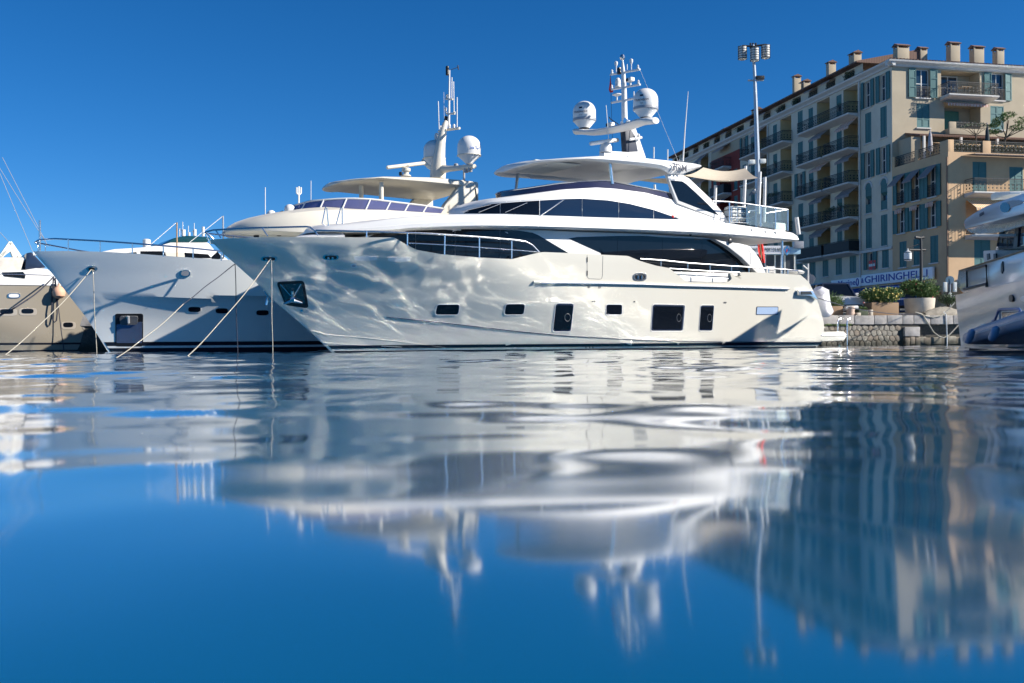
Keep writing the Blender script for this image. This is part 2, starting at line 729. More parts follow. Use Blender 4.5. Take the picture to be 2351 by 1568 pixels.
stem1 = [Y1.sz(p, 0) for p in B_((270, 310), (400, 440), (540, 562), (660, 670), (760, 760), (860, 872), (1000, 985), (1200, 1160), (1390, 1345))] + [(5.6, -1.2)]
stern1 = [Y1.sz(p, 3.25) for p in D_((1650, 628), (1730, 690), (1780, 770), (1830, 870), (1880, 990), (1910, 1080), (1915, 1140), (1915, 1230))]
stern1 += [(stern1[-1][0] - .15, 0), (stern1[-1][0] - .6, -1.0)]
sheer1 = cvt(B_((200, 312), (270, 308), (450, 294), (640, 286), (1300, 283), (1950, 287)) +
             C_((95, 300), (130, 320), (180, 350), (230, 378), (280, 400), (500, 440), (850, 470), (1110, 483), (1150, 485), (1290, 450),
                (1400, 424), (1440, 420), (1700, 430), (1990, 445), (2205, 455)) +
             D_((150, 480), (210, 505), (350, 545), (470, 566), (560, 640), (610, 680), (650, 693), (980, 700), (1010, 690), (1110, 607), (1140, 603), (1350, 608), (1650, 628), (1800, 636)))


def bz1(z):
    u = min(1, max(0, z / 3.5))
    return 2.95 + .42 * u if z > .25 else 2.95 + (z - .25) * .9


def lz1(z):
    return 15.0 - 6.5 * min(1, max(0, z / 3.5))


def deck1(s, z):
    return z - .14 if s < 7.6 else (2.02 if s > 8.6 else lerp(z - .14, 2.02, (s - 7.6)))


mb, HB1, hb1, zt1 = hull_form(Y1, stem1, stern1, sheer1, bz1, lz1, deck=deck1, ncol=330, nrow=26)
hull = mb.build('hull', HULLW, yacht, smooth=28, weld=True)


def hull_band(boat, hb, z0, z1, sa, sb, off, name, mat, parent, n=90, stem=None):
    mbb = MB()
    for sg in (1, -1):
        rows = []
        for i in range(n + 1):
            t = (i / n)
            row = []
            for z, o in ((z0, -.03), (z0, off), ((z0 + z1) / 2, off), (z1, off), (z1, -.03)):
                s = lerp(sa(z), sb(z), t)
                row.append(boat.W(s, sg * (hb(s, z) + o), z))
            rows.append(row)
        mbb.grid(rows)
    return mbb.build(name, mat, parent)


def stem_at(stem):
    st = sorted(stem, key=lambda q: q[1])
    return lambda z: float(np.interp(z, [q[1] for q in st], [q[0] for q in st]))


s_stem1 = stem_at(stem1)
s_end1 = stern1[-3][0]
hull_band(Y1, hb1, .13, .25, lambda z: s_stem1(z) + .1, lambda z: s_end1 - .02, .014, 'boot_stripe', BOOT, hull)
hull_band(Y1, hb1, -.4, .055, lambda z: s_stem1(z) + .1, lambda z: s_end1 - .2, .014, 'bottom_paint', BOOT, hull)
# hull windows
for nm, f, q, rad in (('hull_window', C_, ((465, 899), (668, 897), (655, 992), (447, 991)), .28), ('hull_window', C_, ((1092, 894), (1266, 893), (1252, 990), (1077, 992)), .28),
                      ('hull_window', C_, ((1548, 891), (1709, 893), (1682, 1143), (1519, 1143)), .16), ('hull_window', C_, ((2010, 899), (2150, 900), (2148, 992), (2003, 992)), .2),
                      ('hull_window', D_, ((318, 901), (604, 906), (586, 1138), (302, 1138)), .08), ('hull_window', D_, ((754, 909), (873, 909), (857, 1137), (738, 1136)), .15)):
    fr = drape(HB1, rrect(*f(*q), rad=rad), .008, nm, NAVY, hull)
    cxp, cyp = sum(p[0] for p in f(*q)) / 4, sum(p[1] for p in f(*q)) / 4
    rim_ = [cast(HB1, (cxp + (p[0] - cxp) * 1.04, cyp + (p[1] - cyp) * 1.05)) for p in rrect(*f(*q), rad=rad)]
    MB().tube([h[0] + h[1] * .004 for h in rim_ if h], .014, 6, closed=True).build('window_rim', GEL, fr)
    qq = [(cxp + (p[0] - cxp) * .93, cyp + (p[1] - cyp) * .9) for p in f(*q)]
    drape(HB1, rrect(*qq, rad=rad), .013, 'pane', GLASSD, fr)
fr = drape(HB1, rrect(*D_((1262, 917), (1463, 917), (1459, 994), (1256, 994)), rad=.15), .008, 'engine_room_vent', NAVY, hull)
drape(HB1, rrect(*D_((1268, 923), (1457, 923), (1453, 988), (1262, 988)), rad=.12), .014, 'louvre', LOUVRE, fr)
# round opening lights in the two big windows
for f, c in ((D_, (552, 1020)), (D_, (832, 1022)), (C_, (1652, 1015))):
    ring = [cast(HB1, p) for p in f(*oval(c[0], c[1], 20 if f is D_ else 26, 34, 16))]
    MB().tube([h[0] + h[1] * .018 for h in ring if h], .012, 5, closed=True).build('opening_light_ring', DKGREY, hull)
# fairleads
def fairlead(bvh, f, c, rx, ry, parent, tilt=0):
    o = drape(bvh, [p for p in f(*oval(c[0], c[1], rx * 1.12, ry * 1.2, 28, .7))], .03, 'fairlead', CHROME, parent)
    drape(bvh, f(*oval(c[0], c[1], rx * .86, ry * .78, 28, .7)), .036, 'throat', BLACK, o)
    pts = [cast(bvh, p) for p in f((c[0] - rx * .3, c[1] + ry * .5), (c[0] - rx * .3, c[1] - ry * .3))]
    for dx in (-.35, .25):
        ps = [cast(bvh, p) for p in f((c[0] + rx * dx, c[1] + ry * .55), (c[0] + rx * dx, c[1] - ry * .45))]
        MB().tube([h[0] + h[1] * .05 for h in ps if h], .045, 8).build('roller', CHROME, o)
    return o


fairlead(HB1, B_, (812, 478), 66, 20, hull)
fairlead(HB1, B_, (1375, 464), 64, 22, hull)
fairlead(HB1, D_, (196, 646), 54, 30, hull)
for c, w in (((1692, 475), 108), ((1998, 484), 104)):
    o = drape(HB1, B_(*oval(c[0], c[1], w * 1.08, 27, 28, .5)), .012, 'scupper_slot', HULLW, hull)
    drape(HB1, B_(*oval(c[0], c[1], w * .98, 20, 28, .5)), .02, 'slot_liner', GEL, o)
o = drape(HB1, B_(*oval(1584, 543, 29, 19)), .02, 'hull_porthole', GEL, hull)
drape(HB1, B_(*oval(1584, 543, 19, 11)), .024, 'pane', MIDGREY, o)
for f, c in ((C_, (1850, 737)), (C_, (1947, 739))):
    drape(HB1, f(*oval(c[0], c[1], 10, 10, 12, .4)), .02, 'vent_plate', DKGREY, hull)
for f, c in ((C_, (1884, 869)), (C_, (1903, 869)), (C_, (2264, 872)), (D_, (970, 880)), (D_, (982, 880)), (C_, (1822, 1290)), (C_, (1857, 1290)), (C_, (1885, 1290))):
    drape(HB1, f(*oval(c[0], c[1], 6, 7, 10)), .02, 'skin_fitting', DKGREY, hull, rings=(.5,))
drape(HB1, B_(*oval(1107, 953, 14, 9, 12)), .02, 'bow_eye', CHROME, hull)
# anchor pocket with its anchor
pk = drape(HB1, rrect(*B_((876, 692), (1130, 680), (1173, 932), (960, 903)), rad=.16), .02, 'anchor_pocket', BLACK, hull)
drape(HB1, rrect(*B_((905, 712), (1108, 702), (1142, 890), (958, 872)), rad=.12), .028, 'pocket_liner', pm('pocket_steel', (.10, .13, .14), .15, metal=.9), pk)


def hullpts(f, *pts, off=.05):
    return [h[0] + h[1] * off for h in (cast(HB1, p) for p in f(*pts)) if h]


MB().tube(hullpts(B_, (1025, 760), (1030, 852), off=.1), .05, 8).build('anchor_shank', CHROME, pk)
MB().tube(hullpts(B_, (945, 880), (1030, 852), off=.1), [.025, .07], 8).build('anchor_fluke', CHROME, pk)
MB().tube(hullpts(B_, (1115, 872), (1030, 852), off=.1), [.025, .08], 8).build('anchor_fluke', CHROME, pk)
MB().tube(hullpts(B_, (1010, 835), (1050, 838), off=.12), .07, 8).build('anchor_crown', CHROME, pk)
for a, b in (((915, 705), (1008, 812)), ((1103, 700), (1042, 812))):
    MB().tube(hullpts(B_, a, b, off=.06), .022, 6).build('chain_guide', CHROME, pk)
# the far anchor's flukes that stick out beyond the stem
far = MB()
for a, b, r in (((790, 870), (862, 872), .03), ((800, 835), (785, 905), .045), ((765, 770), (830, 870), .035)):
    far.tube([Y1.pt(p, -.35) for p in B_(a, b)], r, 6)
far.build('starboard_anchor', CHROME, hull)
# rub rail, chine lines, boarding gate
drape_line(HB1, C_((1340, 694), (1420, 694), (2000, 704), (2351, 712)) + D_((500, 722), (1000, 735), (1500, 750), (1555, 755)), .055, .03, 'rub_rail', HULLW, hull, n=60)
drape_line(HB1, C_((1400, 700), (2000, 709), (2351, 717)) + D_((500, 727), (1000, 740), (1540, 757)), .026, .085, 'rub_rail_strip', CHROME, hull, n=60)
drape_line(HB1, C_((0, 1012), (300, 1042), (600, 1075), (1200, 1145), (1700, 1190), (2351, 1225)) + D_((300, 1225), (700, 1236), (1400, 1242), (1880, 1242)), .016, .006, 'knuckle_line', NAVY, hull, n=70)
drape_line(HB1, B_((1190, 1135), (1350, 1175), (1600, 1195), (1900, 1225), (2200, 1260), (2420, 1290)), .012, .0, 'spray_rail', HULLW, hull, n=40)
drape_line(HB1, B_((1300, 1245), (1500, 1262), (1800, 1275), (2100, 1290), (2351, 1300)), .012, .0, 'spray_rail', HULLW, hull, n=40)
gate = drape_line(HB1, C_((1833, 448), (1833, 640), (1845, 662), (1960, 668), (1972, 645), (1977, 455)), .006, .004, 'boarding_gate_seam', DKGREY, hull, n=40)
for y in (490, 612):
    drape_line(HB1, C_((1833, y - 22), (1833, y + 22)), .018, .012, 'hinge', BLACK, gate, n=4)
# bulwark opening aft: sill and inner rails
for y0, y1 in ((640, 665),):
    Y1.line(D_((565, y0), (1050, y1)), 3.2, .02, 'gate_rail', CHROME, yacht)
for x in (660, 858):
    Y1.line(D_((x, 648), (x, 690)), 3.2, .016, 'gate_rail_post', CHROME, yacht)
# stern fairlead and bathing platform
Y1.side(D_((1650, 765), (1775, 765), (1828, 858), (1815, 852), (1760, 822), (1650, 815)), 3.40, .3, 'stern_fairlead', CHROME, yacht, bevel=.02)
Y1.side(D_((1672, 778), (1760, 778), (1775, 808), (1672, 808)), 3.415, .02, 'stern_fairlead_throat', BLACK, yacht)
pl = [Y1.sz(p, 3.0) for p in D_((1830, 1150), (2062, 1143), (2088, 1168), (2085, 1200), (2060, 1228), (1860, 1236))]
MB().prism([Y1.W(s, 3.0, z) for s, z in pl], -Y1.P * 6.0).build('bathing_platform', HULLW, yacht, bevel=.05)
Y1.line(D_((1855, 1178), (2075, 1176)), 3.02, .035, 'platform_rub_rail', CHROME, yacht)
for x in (2005, 2090):
    Y1.line(D_((x, 1145 if x < 2050 else 1270), (x, 1060), (x + 8, 1035), (x + 28, 1028)), 2.2 if x < 2050 else 1.0, .03, 'boarding_ladder_rail', CHROME, yacht)

# ---- main deck house
wtop = cvt(C_((-260, 300), (-150, 262), (20, 232), (270, 208), (640, 204), (1030, 205), (1330, 212), (1740, 230), (2351, 250), (2516, 262), (2900, 285), (3110, 318), (3310, 370), (3400, 480), (3460, 606), (3600, 640)))


def hbh(s):
    return max(.3, min(2.70, hb1(s, 1.9) - .12))


sa_, sb_ = Y1.sz(C_((-235, 300))[0], 2.0)[0], Y1.sz(C_((3460, 606))[0], 2.7)[0]
secs = []
for i in range(101):
    s = lerp(sa_, sb_, i / 100)
    b = hbh(s)
    zt = Y1.zc(s, b, wtop)
    zb = min(2.1, zt - .05)
    secs.append((s, [(0, zb), (b, zb), (b, lerp(zb, zt, .5)), (b, zt - .02), (b - .05, zt), (0, zt + .02)]))
mb = loft_sym(Y1, secs)
HS = BVHTree.FromPolygons([Vector(q) for q in mb.v], mb.f)
house = mb.build('saloon_house', GEL, yacht, smooth=40)
win1 = C_((-163, 283), (-110, 260), (20, 237), (150, 223), (270, 214), (640, 208), (1030, 216), (1200, 223), (1330, 242), (1390, 268), (1450, 303), (1520, 345), (1660, 428), (1665, 500), (1300, 500), (300, 470), (60, 400), (-163, 330))
win2 = C_((1662, 296), (1740, 283), (2110, 273), (2351, 272), (2516, 285), (2996, 302), (3116, 370), (3246, 470), (3381, 605), (3381, 616), (2000, 580), (1990, 443))
for w, cuts in ((win1, (-170, 268, 627, 1038, 1680)), (win2, (1640, 2108, 2518, 2880, 3400))):
    cx_ = [C_((c, 0))[0][0] for c in cuts]
    for a, b in zip(cx_, cx_[1:]):
        pl_ = clipx(w, a + .25, b - .25)
        lo = max(p[1] for p in pl_)
        if drape(HS, densify(pl_, 10), .012, 'saloon_window', GLASSD, house, smooth=25) is None:
            print('MISSED pane', a, b)
# the white sweep over the aft window
Y1.side(D_((880, 300), (955, 322), (1120, 343), (1195, 363), (1245, 412), (1295, 485), (1350, 612), (1268, 612), (1130, 470), (1000, 368)), 2.98, .35, 'aft_quarter_arch', GEL, yacht, bevel=.03)
MB().tube([Y1.pt(p, 2.985) for p in D_((1115, 395), (1185, 395), (1210, 430), (1212, 530))], .006, 5).build('arch_panel_seam', MIDGREY, yacht)
MB().lathe(Y1.pt(D_((1021, 322))[0], 3.02), [(.10, 0), (.10, .05), (.07, .06)], 16, Y1.P).build('deck_speaker', BLACK, yacht)
MB().lathe(Y1.pt(D_((656, 258))[0], 2.95), [(.05, 0), (.05, .06), (.0, .1)], 12, Y1.P - Z * .5).build('deck_camera', BLACK, yacht)

# ---- upper deck moulding
top2 = cvt(C_((-660, 232), (-620, 218), (-560, 193), (-180, 150), (0, 122), (200, 100), (390, 88), (600, 75), (1090, 75), (1400, 90), (2000, 108), (2351, 118), (2716, 128), (3126, 155), (3400, 195), (3616, 226), (3716, 243), (3776, 283), (3800, 300)))
low2 = cvt(C_((-660, 236), (-180, 234), (0, 235), (270, 212), (640, 200), (920, 192), (1300, 198), (1680, 208), (2351, 232), (2516, 240), (3016, 265), (3416, 292), (3756, 320), (3800, 304)))
sA = Y1.sz(C_((-640, 226))[0], .9)[0]
sB = Y1.sz(C_((3791, 301))[0], 3.05)[0]
secs = []
for i in range(91):
    t = i / 90
    s = lerp(sA, sB, t)
    b = .9 + 2.35 * min(1, (s - sA) / 5.2) ** .7
    if t > .9:
        b -= .35 * ((t - .9) / .1) ** 2
    zl, zt = Y1.zc(s, b, low2), Y1.zc(s, b - .15, top2)
    zt = max(zt, zl + .02)
    h = zt - zl
    secs.append((s, [(0, zl + .04), (b - .5, zl + .02), (b - .12, zl), (b, zl + .14 * h), (b - .02, zl + .42 * h), (b - .05, zl + .47 * h), (b - .09, zl + .75 * h), (b - .2, zt), (b - .6, zt + .05), (0, zt + .16)]))
loft_sym(Y1, secs).build('upper_deck', GEL, yacht, smooth=30)
for x0, y0 in ((1222, 218), (1350, 232), (1440, 240)):
    MB().lathe(Y1.pt(D_((x0, y0))[0], 3.18), [(.06, 0), (.06, .03), (.03, .04)], 12, Y1.P).build('deck_light', GEL, yacht)

# ---- foredeck: raised coachroof, sunpad and loops
cf = [(s, b) for s, b in ((Y1.sz(B_((950, 268))[0], 0.3)[0], .5), (Y1.sz(B_((1240, 225))[0], .9)[0] + .2, 1.3))]
z0 = zt1(cf[0][0])
secs = []
for i in range(13):
    t = i / 12
    s = lerp(cf[0][0], cf[1][0] + .6, t)
    z_ = zt1(s) - .16
    hh = .10 + .30 * math.sin(math.pi / 2 * min(1, t * 1.4))
    b = lerp(.5, 1.5, t)
    secs.append((s, [(0, z_), (b, z_), (b - .05, z_ + hh * .8), (b - .2, z_ + hh), (0, z_ + hh + .05)]))
loft_sym(Y1, secs).build('foredeck_coachroof', GEL, yacht)
for xs in ((1295, 1325, 1355), (1425, 1465, 1480)):
    Y1.line(B_((xs[0] + 60, 208), (xs[0], 160), (xs[1] - 4, 30), (xs[1] + 2, 8), (xs[1] + 12, 20), (xs[2], 200)), .6, .022, 'foredeck_grab_loop', CHROME, yacht)

# ---- wheelhouse
gtop = cvt([(1040, 494), (1050, 491), (1075, 480), (1123, 466), (1198, 461), (1295, 455), (1334, 454), (1395, 458), (1445, 466), (1500, 480), (1540, 494), (1567, 505), (1600, 509), (1700, 516)])
rtop = cvt([(1040, 491), (1060, 480), (1090, 469), (1123, 458), (1214, 446), (1304, 434), (1372, 430), (1417, 433), (1485, 442), (1553, 460), (1620, 480), (1675, 500), (1700, 512)])
base3 = cvt([(1030, 496), (1161, 493), (1239, 497), (1478, 504), (1567, 506), (1620, 508), (1700, 518)])
w0 = Y1.sz((1043, 492), 0)[0]
w1 = Y1.sz((1295, 470), 2.4)[0]
w2 = Y1.sz((1690, 512), 2.4)[0]
secs = []
for i in range(81):
    t = i / 80
    s = w0 + .01 + (w2 - w0) * t ** 1.35
    b = ell(s, w0, w1, 2.42)
    zb, zg, zr = Y1.zc(s, b, base3) - .12, Y1.zc(s, max(0, b - .12), gtop), Y1.zc(s, max(0, b - .18), rtop)
    zg = max(zg, zb + .01)
    zr = max(zr, zg + .015)
    secs.append((s, [(0, zb), (b, zb), (b * .985, lerp(zb, zg, .5)), (b * .95, zg), (b * .955, zg + .02), (b * .93, lerp(zg, zr, .6)), (b * .9, zr), (b * .75, zr + .04), (0, zr + .08)]))
mb = loft_sym(Y1, secs)
HW = BVHTree.FromPolygons([Vector(q) for q in mb.v], mb.f)
wh = mb.build('wheelhouse', GEL, yacht, smooth=32)
gl = [(1064, 490), (1078, 482), (1123, 469), (1198, 463), (1295, 457), (1334, 456), (1395, 460), (1445, 468), (1500, 482), (1540, 496), (1562, 504), (1478, 501.5), (1380, 499), (1239, 494), (1161, 490.5)]
for a, b in ((1060, 1148), (1149, 1238), (1240, 1336), (1337, 1420), (1421, 1500), (1501, 1566)):
    drape(HW, densify(clipx(gl, a, b), 9), .012, 'wheelhouse_window', GLASSB if a > 1239 else GLASSD, wh, smooth=25)
drape_line(HW, [(1240, 495), (1270, 475), (1295, 457)], .03, .015, 'windscreen_pillar', CHROME, wh, n=10)
for a, b in (((1062, 486), (1128, 470)), ((1100, 488), (1150, 468)), ((1160, 488), (1210, 466))):
    drape_line(HW, [a, b], .014, .05, 'wiper', CHROME, wh, n=6)
nl = drape_line(HW, D_((498, 90), (498, 108)), .05, .02, 'port_light', pm('red_lens', (.6, .01, .01), .2), wh, n=2)
for x in (522, 537):
    drape_line(HW, D_((x, 96), (x, 108)), .02, .02, 'badge', CHROME, wh, n=2)

# ---- flybridge screen
f0, f1 = Y1.sz((1150, 440), 0)[0], Y1.sz((1392, 420), 2.15)[0]
f2 = Y1.sz(M2((1905, 1470))[0], 2.15)[0]
ft = cvt(M2((100, 1432), (130, 1425), (400, 1388), (700, 1342), (900, 1325), (1180, 1312), (1270, 1328), (1500, 1372), (1900, 1450), (2000, 1470)))
fb = cvt(M2((100, 1492), (400, 1450), (800, 1402), (1100, 1385), (1300, 1396), (1600, 1436), (1900, 1512), (2000, 1530)))
N = 48
row_b, row_t = [], []
for i in range(N + 1):
    t = i / N
    if t < .5:
        q = math.pi / 2 * (t / .5)
        s, b = f1 - (f1 - f0) * math.cos(q), 2.15 * math.sin(q)
    else:
        s, b = lerp(f1, f2, (t - .5) / .5), 2.15
    row_b.append((s, b, Y1.zc(s, b, fb) - .05))
    row_t.append((s, b * .985, Y1.zc(s, b, ft)))
for k in range(6):
    i0, i1 = k * 8, k * 8 + 8
    for sg in (1, -1):
        rows = []
        for i in range(i0, i1 + 1):
            (s, b, z), (s2, b2, z2) = row_b[i], row_t[i]
            rows.append([Y1.W(s, sg * b, z), Y1.W(s2, sg * b2, z2), Y1.W(s2, sg * (b2 - .03), z2), Y1.W(s, sg * (b - .03), z)])
        MB().grid(rows, closeu=True).build('flybridge_screen', PURPLE, yacht)
MB().tube([Y1.W(s, -b, z + .02) for s, b, z in reversed(row_t)] + [Y1.W(s, b, z + .02) for s, b, z in row_t], .028, 6).build('screen_rail', CHROME, yacht)
cm = MB()
for sg in (1, -1):
    cm.grid([[Y1.W(s, sg * (b + .02), z - .25), Y1.W(s, sg * (b + .02), z + .03), Y1.W(s, sg * (b - .12), z + .03), Y1.W(s, sg * (b - .12), z - .25)] for s, b, z in row_b], closeu=True)
cm.build('flybridge_coaming', GEL, yacht)
helm = Y1.W(f1 + .4, .9, row_b[30][2])
MB().box(helm + V(0, 0, .1), (.7, 1.6, .7), (Y1.A, Y1.P, Z)).build('helm_console', DKGREY, yacht, bevel=.08)

# ---- big dark side fin that carries the hardtop
fin = N3((-30, 556), (30, 556), (160, 562), (240, 605), (330, 690), (520, 870), (650, 1020), (722, 1145), (560, 1085), (300, 985), (95, 905), (40, 760))
gfin = N3((8, 628), (150, 640), (200, 672), (330, 790), (470, 925), (592, 1050), (350, 965), (110, 872))
for sg, nm in ((1, 'side_fin'), (-1, 'side_fin')):
    b = 2.30
    pts = [Y1.sz(p, b) for p in fin]
    o = MB().prism([Y1.W(s, sg * b, z) for s, z in pts], -Y1.P * (.16 * sg)).build(nm, GEL, yacht, bevel=.02)
    pts = [Y1.sz(p, b) for p in gfin]
    MB().prism([Y1.W(s, sg * (b + .015), z) for s, z in pts], -Y1.P * (.1 * sg)).build('fin_glass', GLASSD, o, smooth=0)

# ---- hardtop
h0, h1 = Y1.sz(M2((155, 1215))[0], 0)[0], Y1.sz(M2((1010, 1090))[0], 2.5)[0]
h2 = Y1.sz(M2((2160, 1150))[0], 2.4)[0]
ht = cvt(M2((100, 1212), (155, 1207), (220, 1163), (350, 1128), (500, 1098), (800, 1075), (1000, 1063), (1130, 1056), (1580, 1077), (1850, 1105), (2091, 1132), (2180, 1150)))
hl = cvt(M2((100, 1222), (155, 1222), (250, 1185), (500, 1125), (800, 1103), (1000, 1096), (1300, 1125), (1600, 1158), (1750, 1182), (1810, 1215), (1850, 1240), (1960, 1245), (2091, 1200), (2180, 1165)))
secs = []
for i in range(71):
    t = i / 70
    s = h0 + .005 + (h2 - h0) * t ** 1.3
    b = ell(s, h0, h1, 2.5)
    if s > h2 - 3:
        b -= .15 * ((s - h2 + 3) / 3) ** 2
    zl, zt = Y1.zc(s, b, hl), Y1.zc(s, b, ht)
    zt = max(zt, zl + .02)
    und = min(zl + .05, zt - .015)
    if s > h1 + 3.0:
        und = max(zl, zt - .3)
    secs.append((s, [(0, und + .05), (max(0, b - .55), und + .04), (max(0, b - .5), und), (max(0, b - .12), zl), (b, lerp(zl, zt, .35)), (b, lerp(zl, zt, .6)), (max(0, b - .1), zt), (b * .5, zt + .08), (0, zt + .1)]))
mb = loft_sym(Y1, secs)
hard = mb.build('hardtop', GEL, yacht, smooth=34)
zh = secs[40][1][0][1]
rb = MB()
for k in range(5):
    s = lerp(h0 + 1.8, h1 + 2.0, k / 4)
    zz = Y1.zc(s, ell(s, h0, h1, 2.5), hl)
MB().box(Y1.W(lerp(h0, h1, .75), 0, secs[22][1][0][1] - .03), (2.2, 2.6, .03), (Y1.A, Y1.P, Z)).build('headliner_panel', FABRICW, hard, bevel=.01)
for s_, b_ in ((.45, .8), (.6, .8), (.75, .8), (.9, .8), (.6, -.8), (.75, -.8)):
    s = lerp(h0, h1 + 1, s_)
    zz = float(np.interp(s, [q[0] for q in secs], [q[1][0][1] for q in secs]))
    MB().lathe(Y1.W(s, b_, zz - .05), [(.04, 0), (.04, .05)], 12).build('downlight', CHROME, hard)
for p, b in ((M2((290, 1235), (268, 1400)), -1.7), (M2((1222, 1110), (1248, 1345)), 2.12)):
    Y1.line(p, b, .065, 'hardtop_post', CHROME, yacht, 12)
for x, y0, y1, b in ((1670, 970, 1085, 1.6), (1810, 993, 1100, 1.9)):
    Y1.line(M2((x, y1), (x, y0)), b, .025, 'stub_aerial', GEL, yacht)
Y1.line(M2((1965, 1115), (1985, 800), (2018, 405)), 1.9, [.035, .025, .012], 'whip_aerial', GEL, yacht)
lx = Y1.pt(M2((1930, 1183))[0], 2.56)
lettering('3DM', .42, lx, Y1.A, Z, INK, hard, sx=1.0)
lettering('PRINCESS', .10, lx - Z * .24 + Y1.A * .02, Y1.A, Z, MIDGREY, hard)
MB().prism([lx + Y1.A * a + Z * z for a, z in ((-.12, .25), (.12, .25), (.15, .36), (.06, .29), (0, .38), (-.06, .29), (-.15, .36))], Y1.P * .01).build('crown_emblem', INK, hard)

# ---- mast, arm, domes
MS = 17.0
mast = MB().prism([Y1.pt(p, .17) for p in M2((1440, 800), (1430, 745), (1480, 760), (1520, 870), (1592, 1080), (1165, 1062), (1165, 1024), (1260, 1012), (1400, 1020), (1508, 1014), (1476, 858))], -Y1.P * .34).build('mast', GEL, yacht, bevel=.03)
MB().prism([Y1.pt(p, .165) for p in M2((1378, 790), (1442, 790), (1478, 858), (1508, 1016), (1394, 1022))], -Y1.P * .33).build('mast_recess', pm('mast_recess_navy', (.010, .018, .04), .55), mast, bevel=.02)
rows = []
for px, w in ((M2((880, 815))[0], .18), (M2((905, 812))[0], .34), (M2((965, 815))[0], .40), (M2((1030, 822))[0], .38), (M2((1100, 818))[0], .34), (M2((1200, 805))[0], .36), (M2((1300, 785))[0], .42), (M2((1400, 762))[0], .42),
              (M2((1480, 735))[0], .38), (M2((1540, 715))[0], .38), (M2((1600, 707))[0], .40), (M2((1650, 702))[0], .36), (M2((1690, 700))[0], .18)):
    b, z = Y1.at_s(px, MS)
    rows.append([Y1.W(MS + .35 * abs(b) * 0 + math.cos(q) * w, b, z + math.sin(q) * .13) for q in [2 * math.pi * k / 12 for k in range(12)]])
am = MB().grid(rows, closeu=True)
am.f += [tuple(range(12)), tuple(len(am.v) - 12 + k for k in range(12))]
arm = am.build('dome_arm', GEL, mast, smooth=60)
for cx0, yb, txt in ((965, 778, ('TRACPHONE', 'V7-IP')), (1587, 672, ('TRACVISION', 'TV8'))):
    b, z = Y1.at_s(M2((cx0, yb))[0], MS)
    d = MB()
    dome(d, Y1.W(MS, b, z), .50, .42, .30, .24)
    dm = d.build('radome', GEL, mast, smooth=50)
    MB().lathe(Y1.W(MS, b, z + .29), [(.488, 0), (.507, .02), (.507, .10), (.503, .12)], 32).build('radome_band', MIDGREY, dm)
    MB().lathe(Y1.W(MS, b, z - .06), [(.22, 0), (.22, .08)], 20).build('radome_foot', BLACK, dm)
    c = Y1.W(MS, b, z)
    fw = (CAMP - c)
    fw.z = 0
    fw.normalize()
    fw = (fw - V(.35, 0, 0)).normalized()
    rt = Z.cross(fw).normalized()
    lettering(txt[0], .105, c + fw * .507 + Z * .62, rt, Z, INK, dm)
    lettering(txt[1], .075, c + fw * .507 + Z * .48, rt, Z, MIDGREY, dm)
    MB().box(c + fw * .505 + Z * .80, (.14, .01, .07), (rt, fw, Z)).build('maker_badge', NAVY, dm)
PS = Y1.sz(M2((1370, 720))[0], 0)[0]
MB().tube([Y1.pt(p, 0) for p in M2((1374, 740), (1368, 430), (1362, 250), (1356, 150), (1351, 85))], [.13, .115, .09, .06, .03], 14).build('mast_pole', GEL, mast)
MB().lathe(Y1.pt(M2((1385, 740))[0], 0), [(.24, 0), (.22, .12), (.15, .17)], 18).build('pole_socket', GEL, mast)
MB().lathe(Y1.pt(M2((1350, 88))[0], 0), [(.04, 0), (.10, .05), (.12, .12), (.08, .22), (.0, .26)], 14).build('masthead_light', CHROME, mast)
for a, b in (((1230, 235), (1528, 182)), ((1240, 385), (1530, 335)), ((1240, 520), (1475, 475))):
    MB().tube([Y1.ps(p, PS) for p in M2(a, b)], .045, 8).build('crosstree', GEL, mast)


def on_mast(x, y):
    return Y1.ps(M2((x, y))[0], PS)


for x, y in ((1245, 215), (1508, 168), (1513, 322), (1243, 370)):
    MB().lathe(on_mast(x, y) - Z * .05, [(.06, 0), (.06, .06), (.035, .08), (.05, .14), (.0, .2)], 12).build('navigation_light', GEL, mast)
for x, y in ((1287, 205), (1441, 182)):
    MB().lathe(on_mast(x, y), [(.02, 0), (.025, .22), (.05, .27), (.075, .33), (.07, .42), (.0, .46)], 14).build('gps_mushroom', GEL, mast)
MB().tube([on_mast(1399, 185), on_mast(1399, 130)], .02, 6).build('stub_aerial', GEL, mast)
MB().lathe(on_mast(1305, 360), [(.14, 0), (.12, .08), (.11, .12), (.12, .2), (.11, .3), (.06, .38), (.0, .4)], 16).build('night_camera', GEL, mast)
MB().box(on_mast(1300, 300), (.10, .12, .14), (Y1.A, Y1.P, Z)).build('camera_lens', BLACK, mast)
for x, y in ((1430, 287), (1228, 743)):
    c = on_mast(x, y) if y < 400 else Y1.ps(M2((x, y))[0], MS)
    sl = MB().box(c, (.22, .34, .16), (Y1.A, Y1.P, Z)).build('searchlight', GEL, mast, bevel=.03)
    MB().box(c - Y1.A * .115 - Y1.P * .08, (.02, .14, .12), (Y1.A, Y1.P, Z)).build('searchlight_lens', BLACK, sl)
    MB().tube([c - Z * .08, c - Z * .22], .05, 8).build('searchlight_foot', GEL, sl)
for y in (185, 218):
    MB().box(on_mast(1335, y) - Y1.A * .1, (.12, .14, .15), (Y1.A, Y1.P, Z)).build('masthead_lamp', BLACK, mast, bevel=.02)
MB().lathe(on_mast(1295, 497), [(.03, 0), (.03, .12), (.04, .17), (.2, .24), (.19, .27), (.0, .31)], 18).build('mushroom_aerial', GEL, mast)
MB().tube([on_mast(1467, 478), on_mast(1467, 405)], .025, 6).build('stub_aerial', GEL, mast)
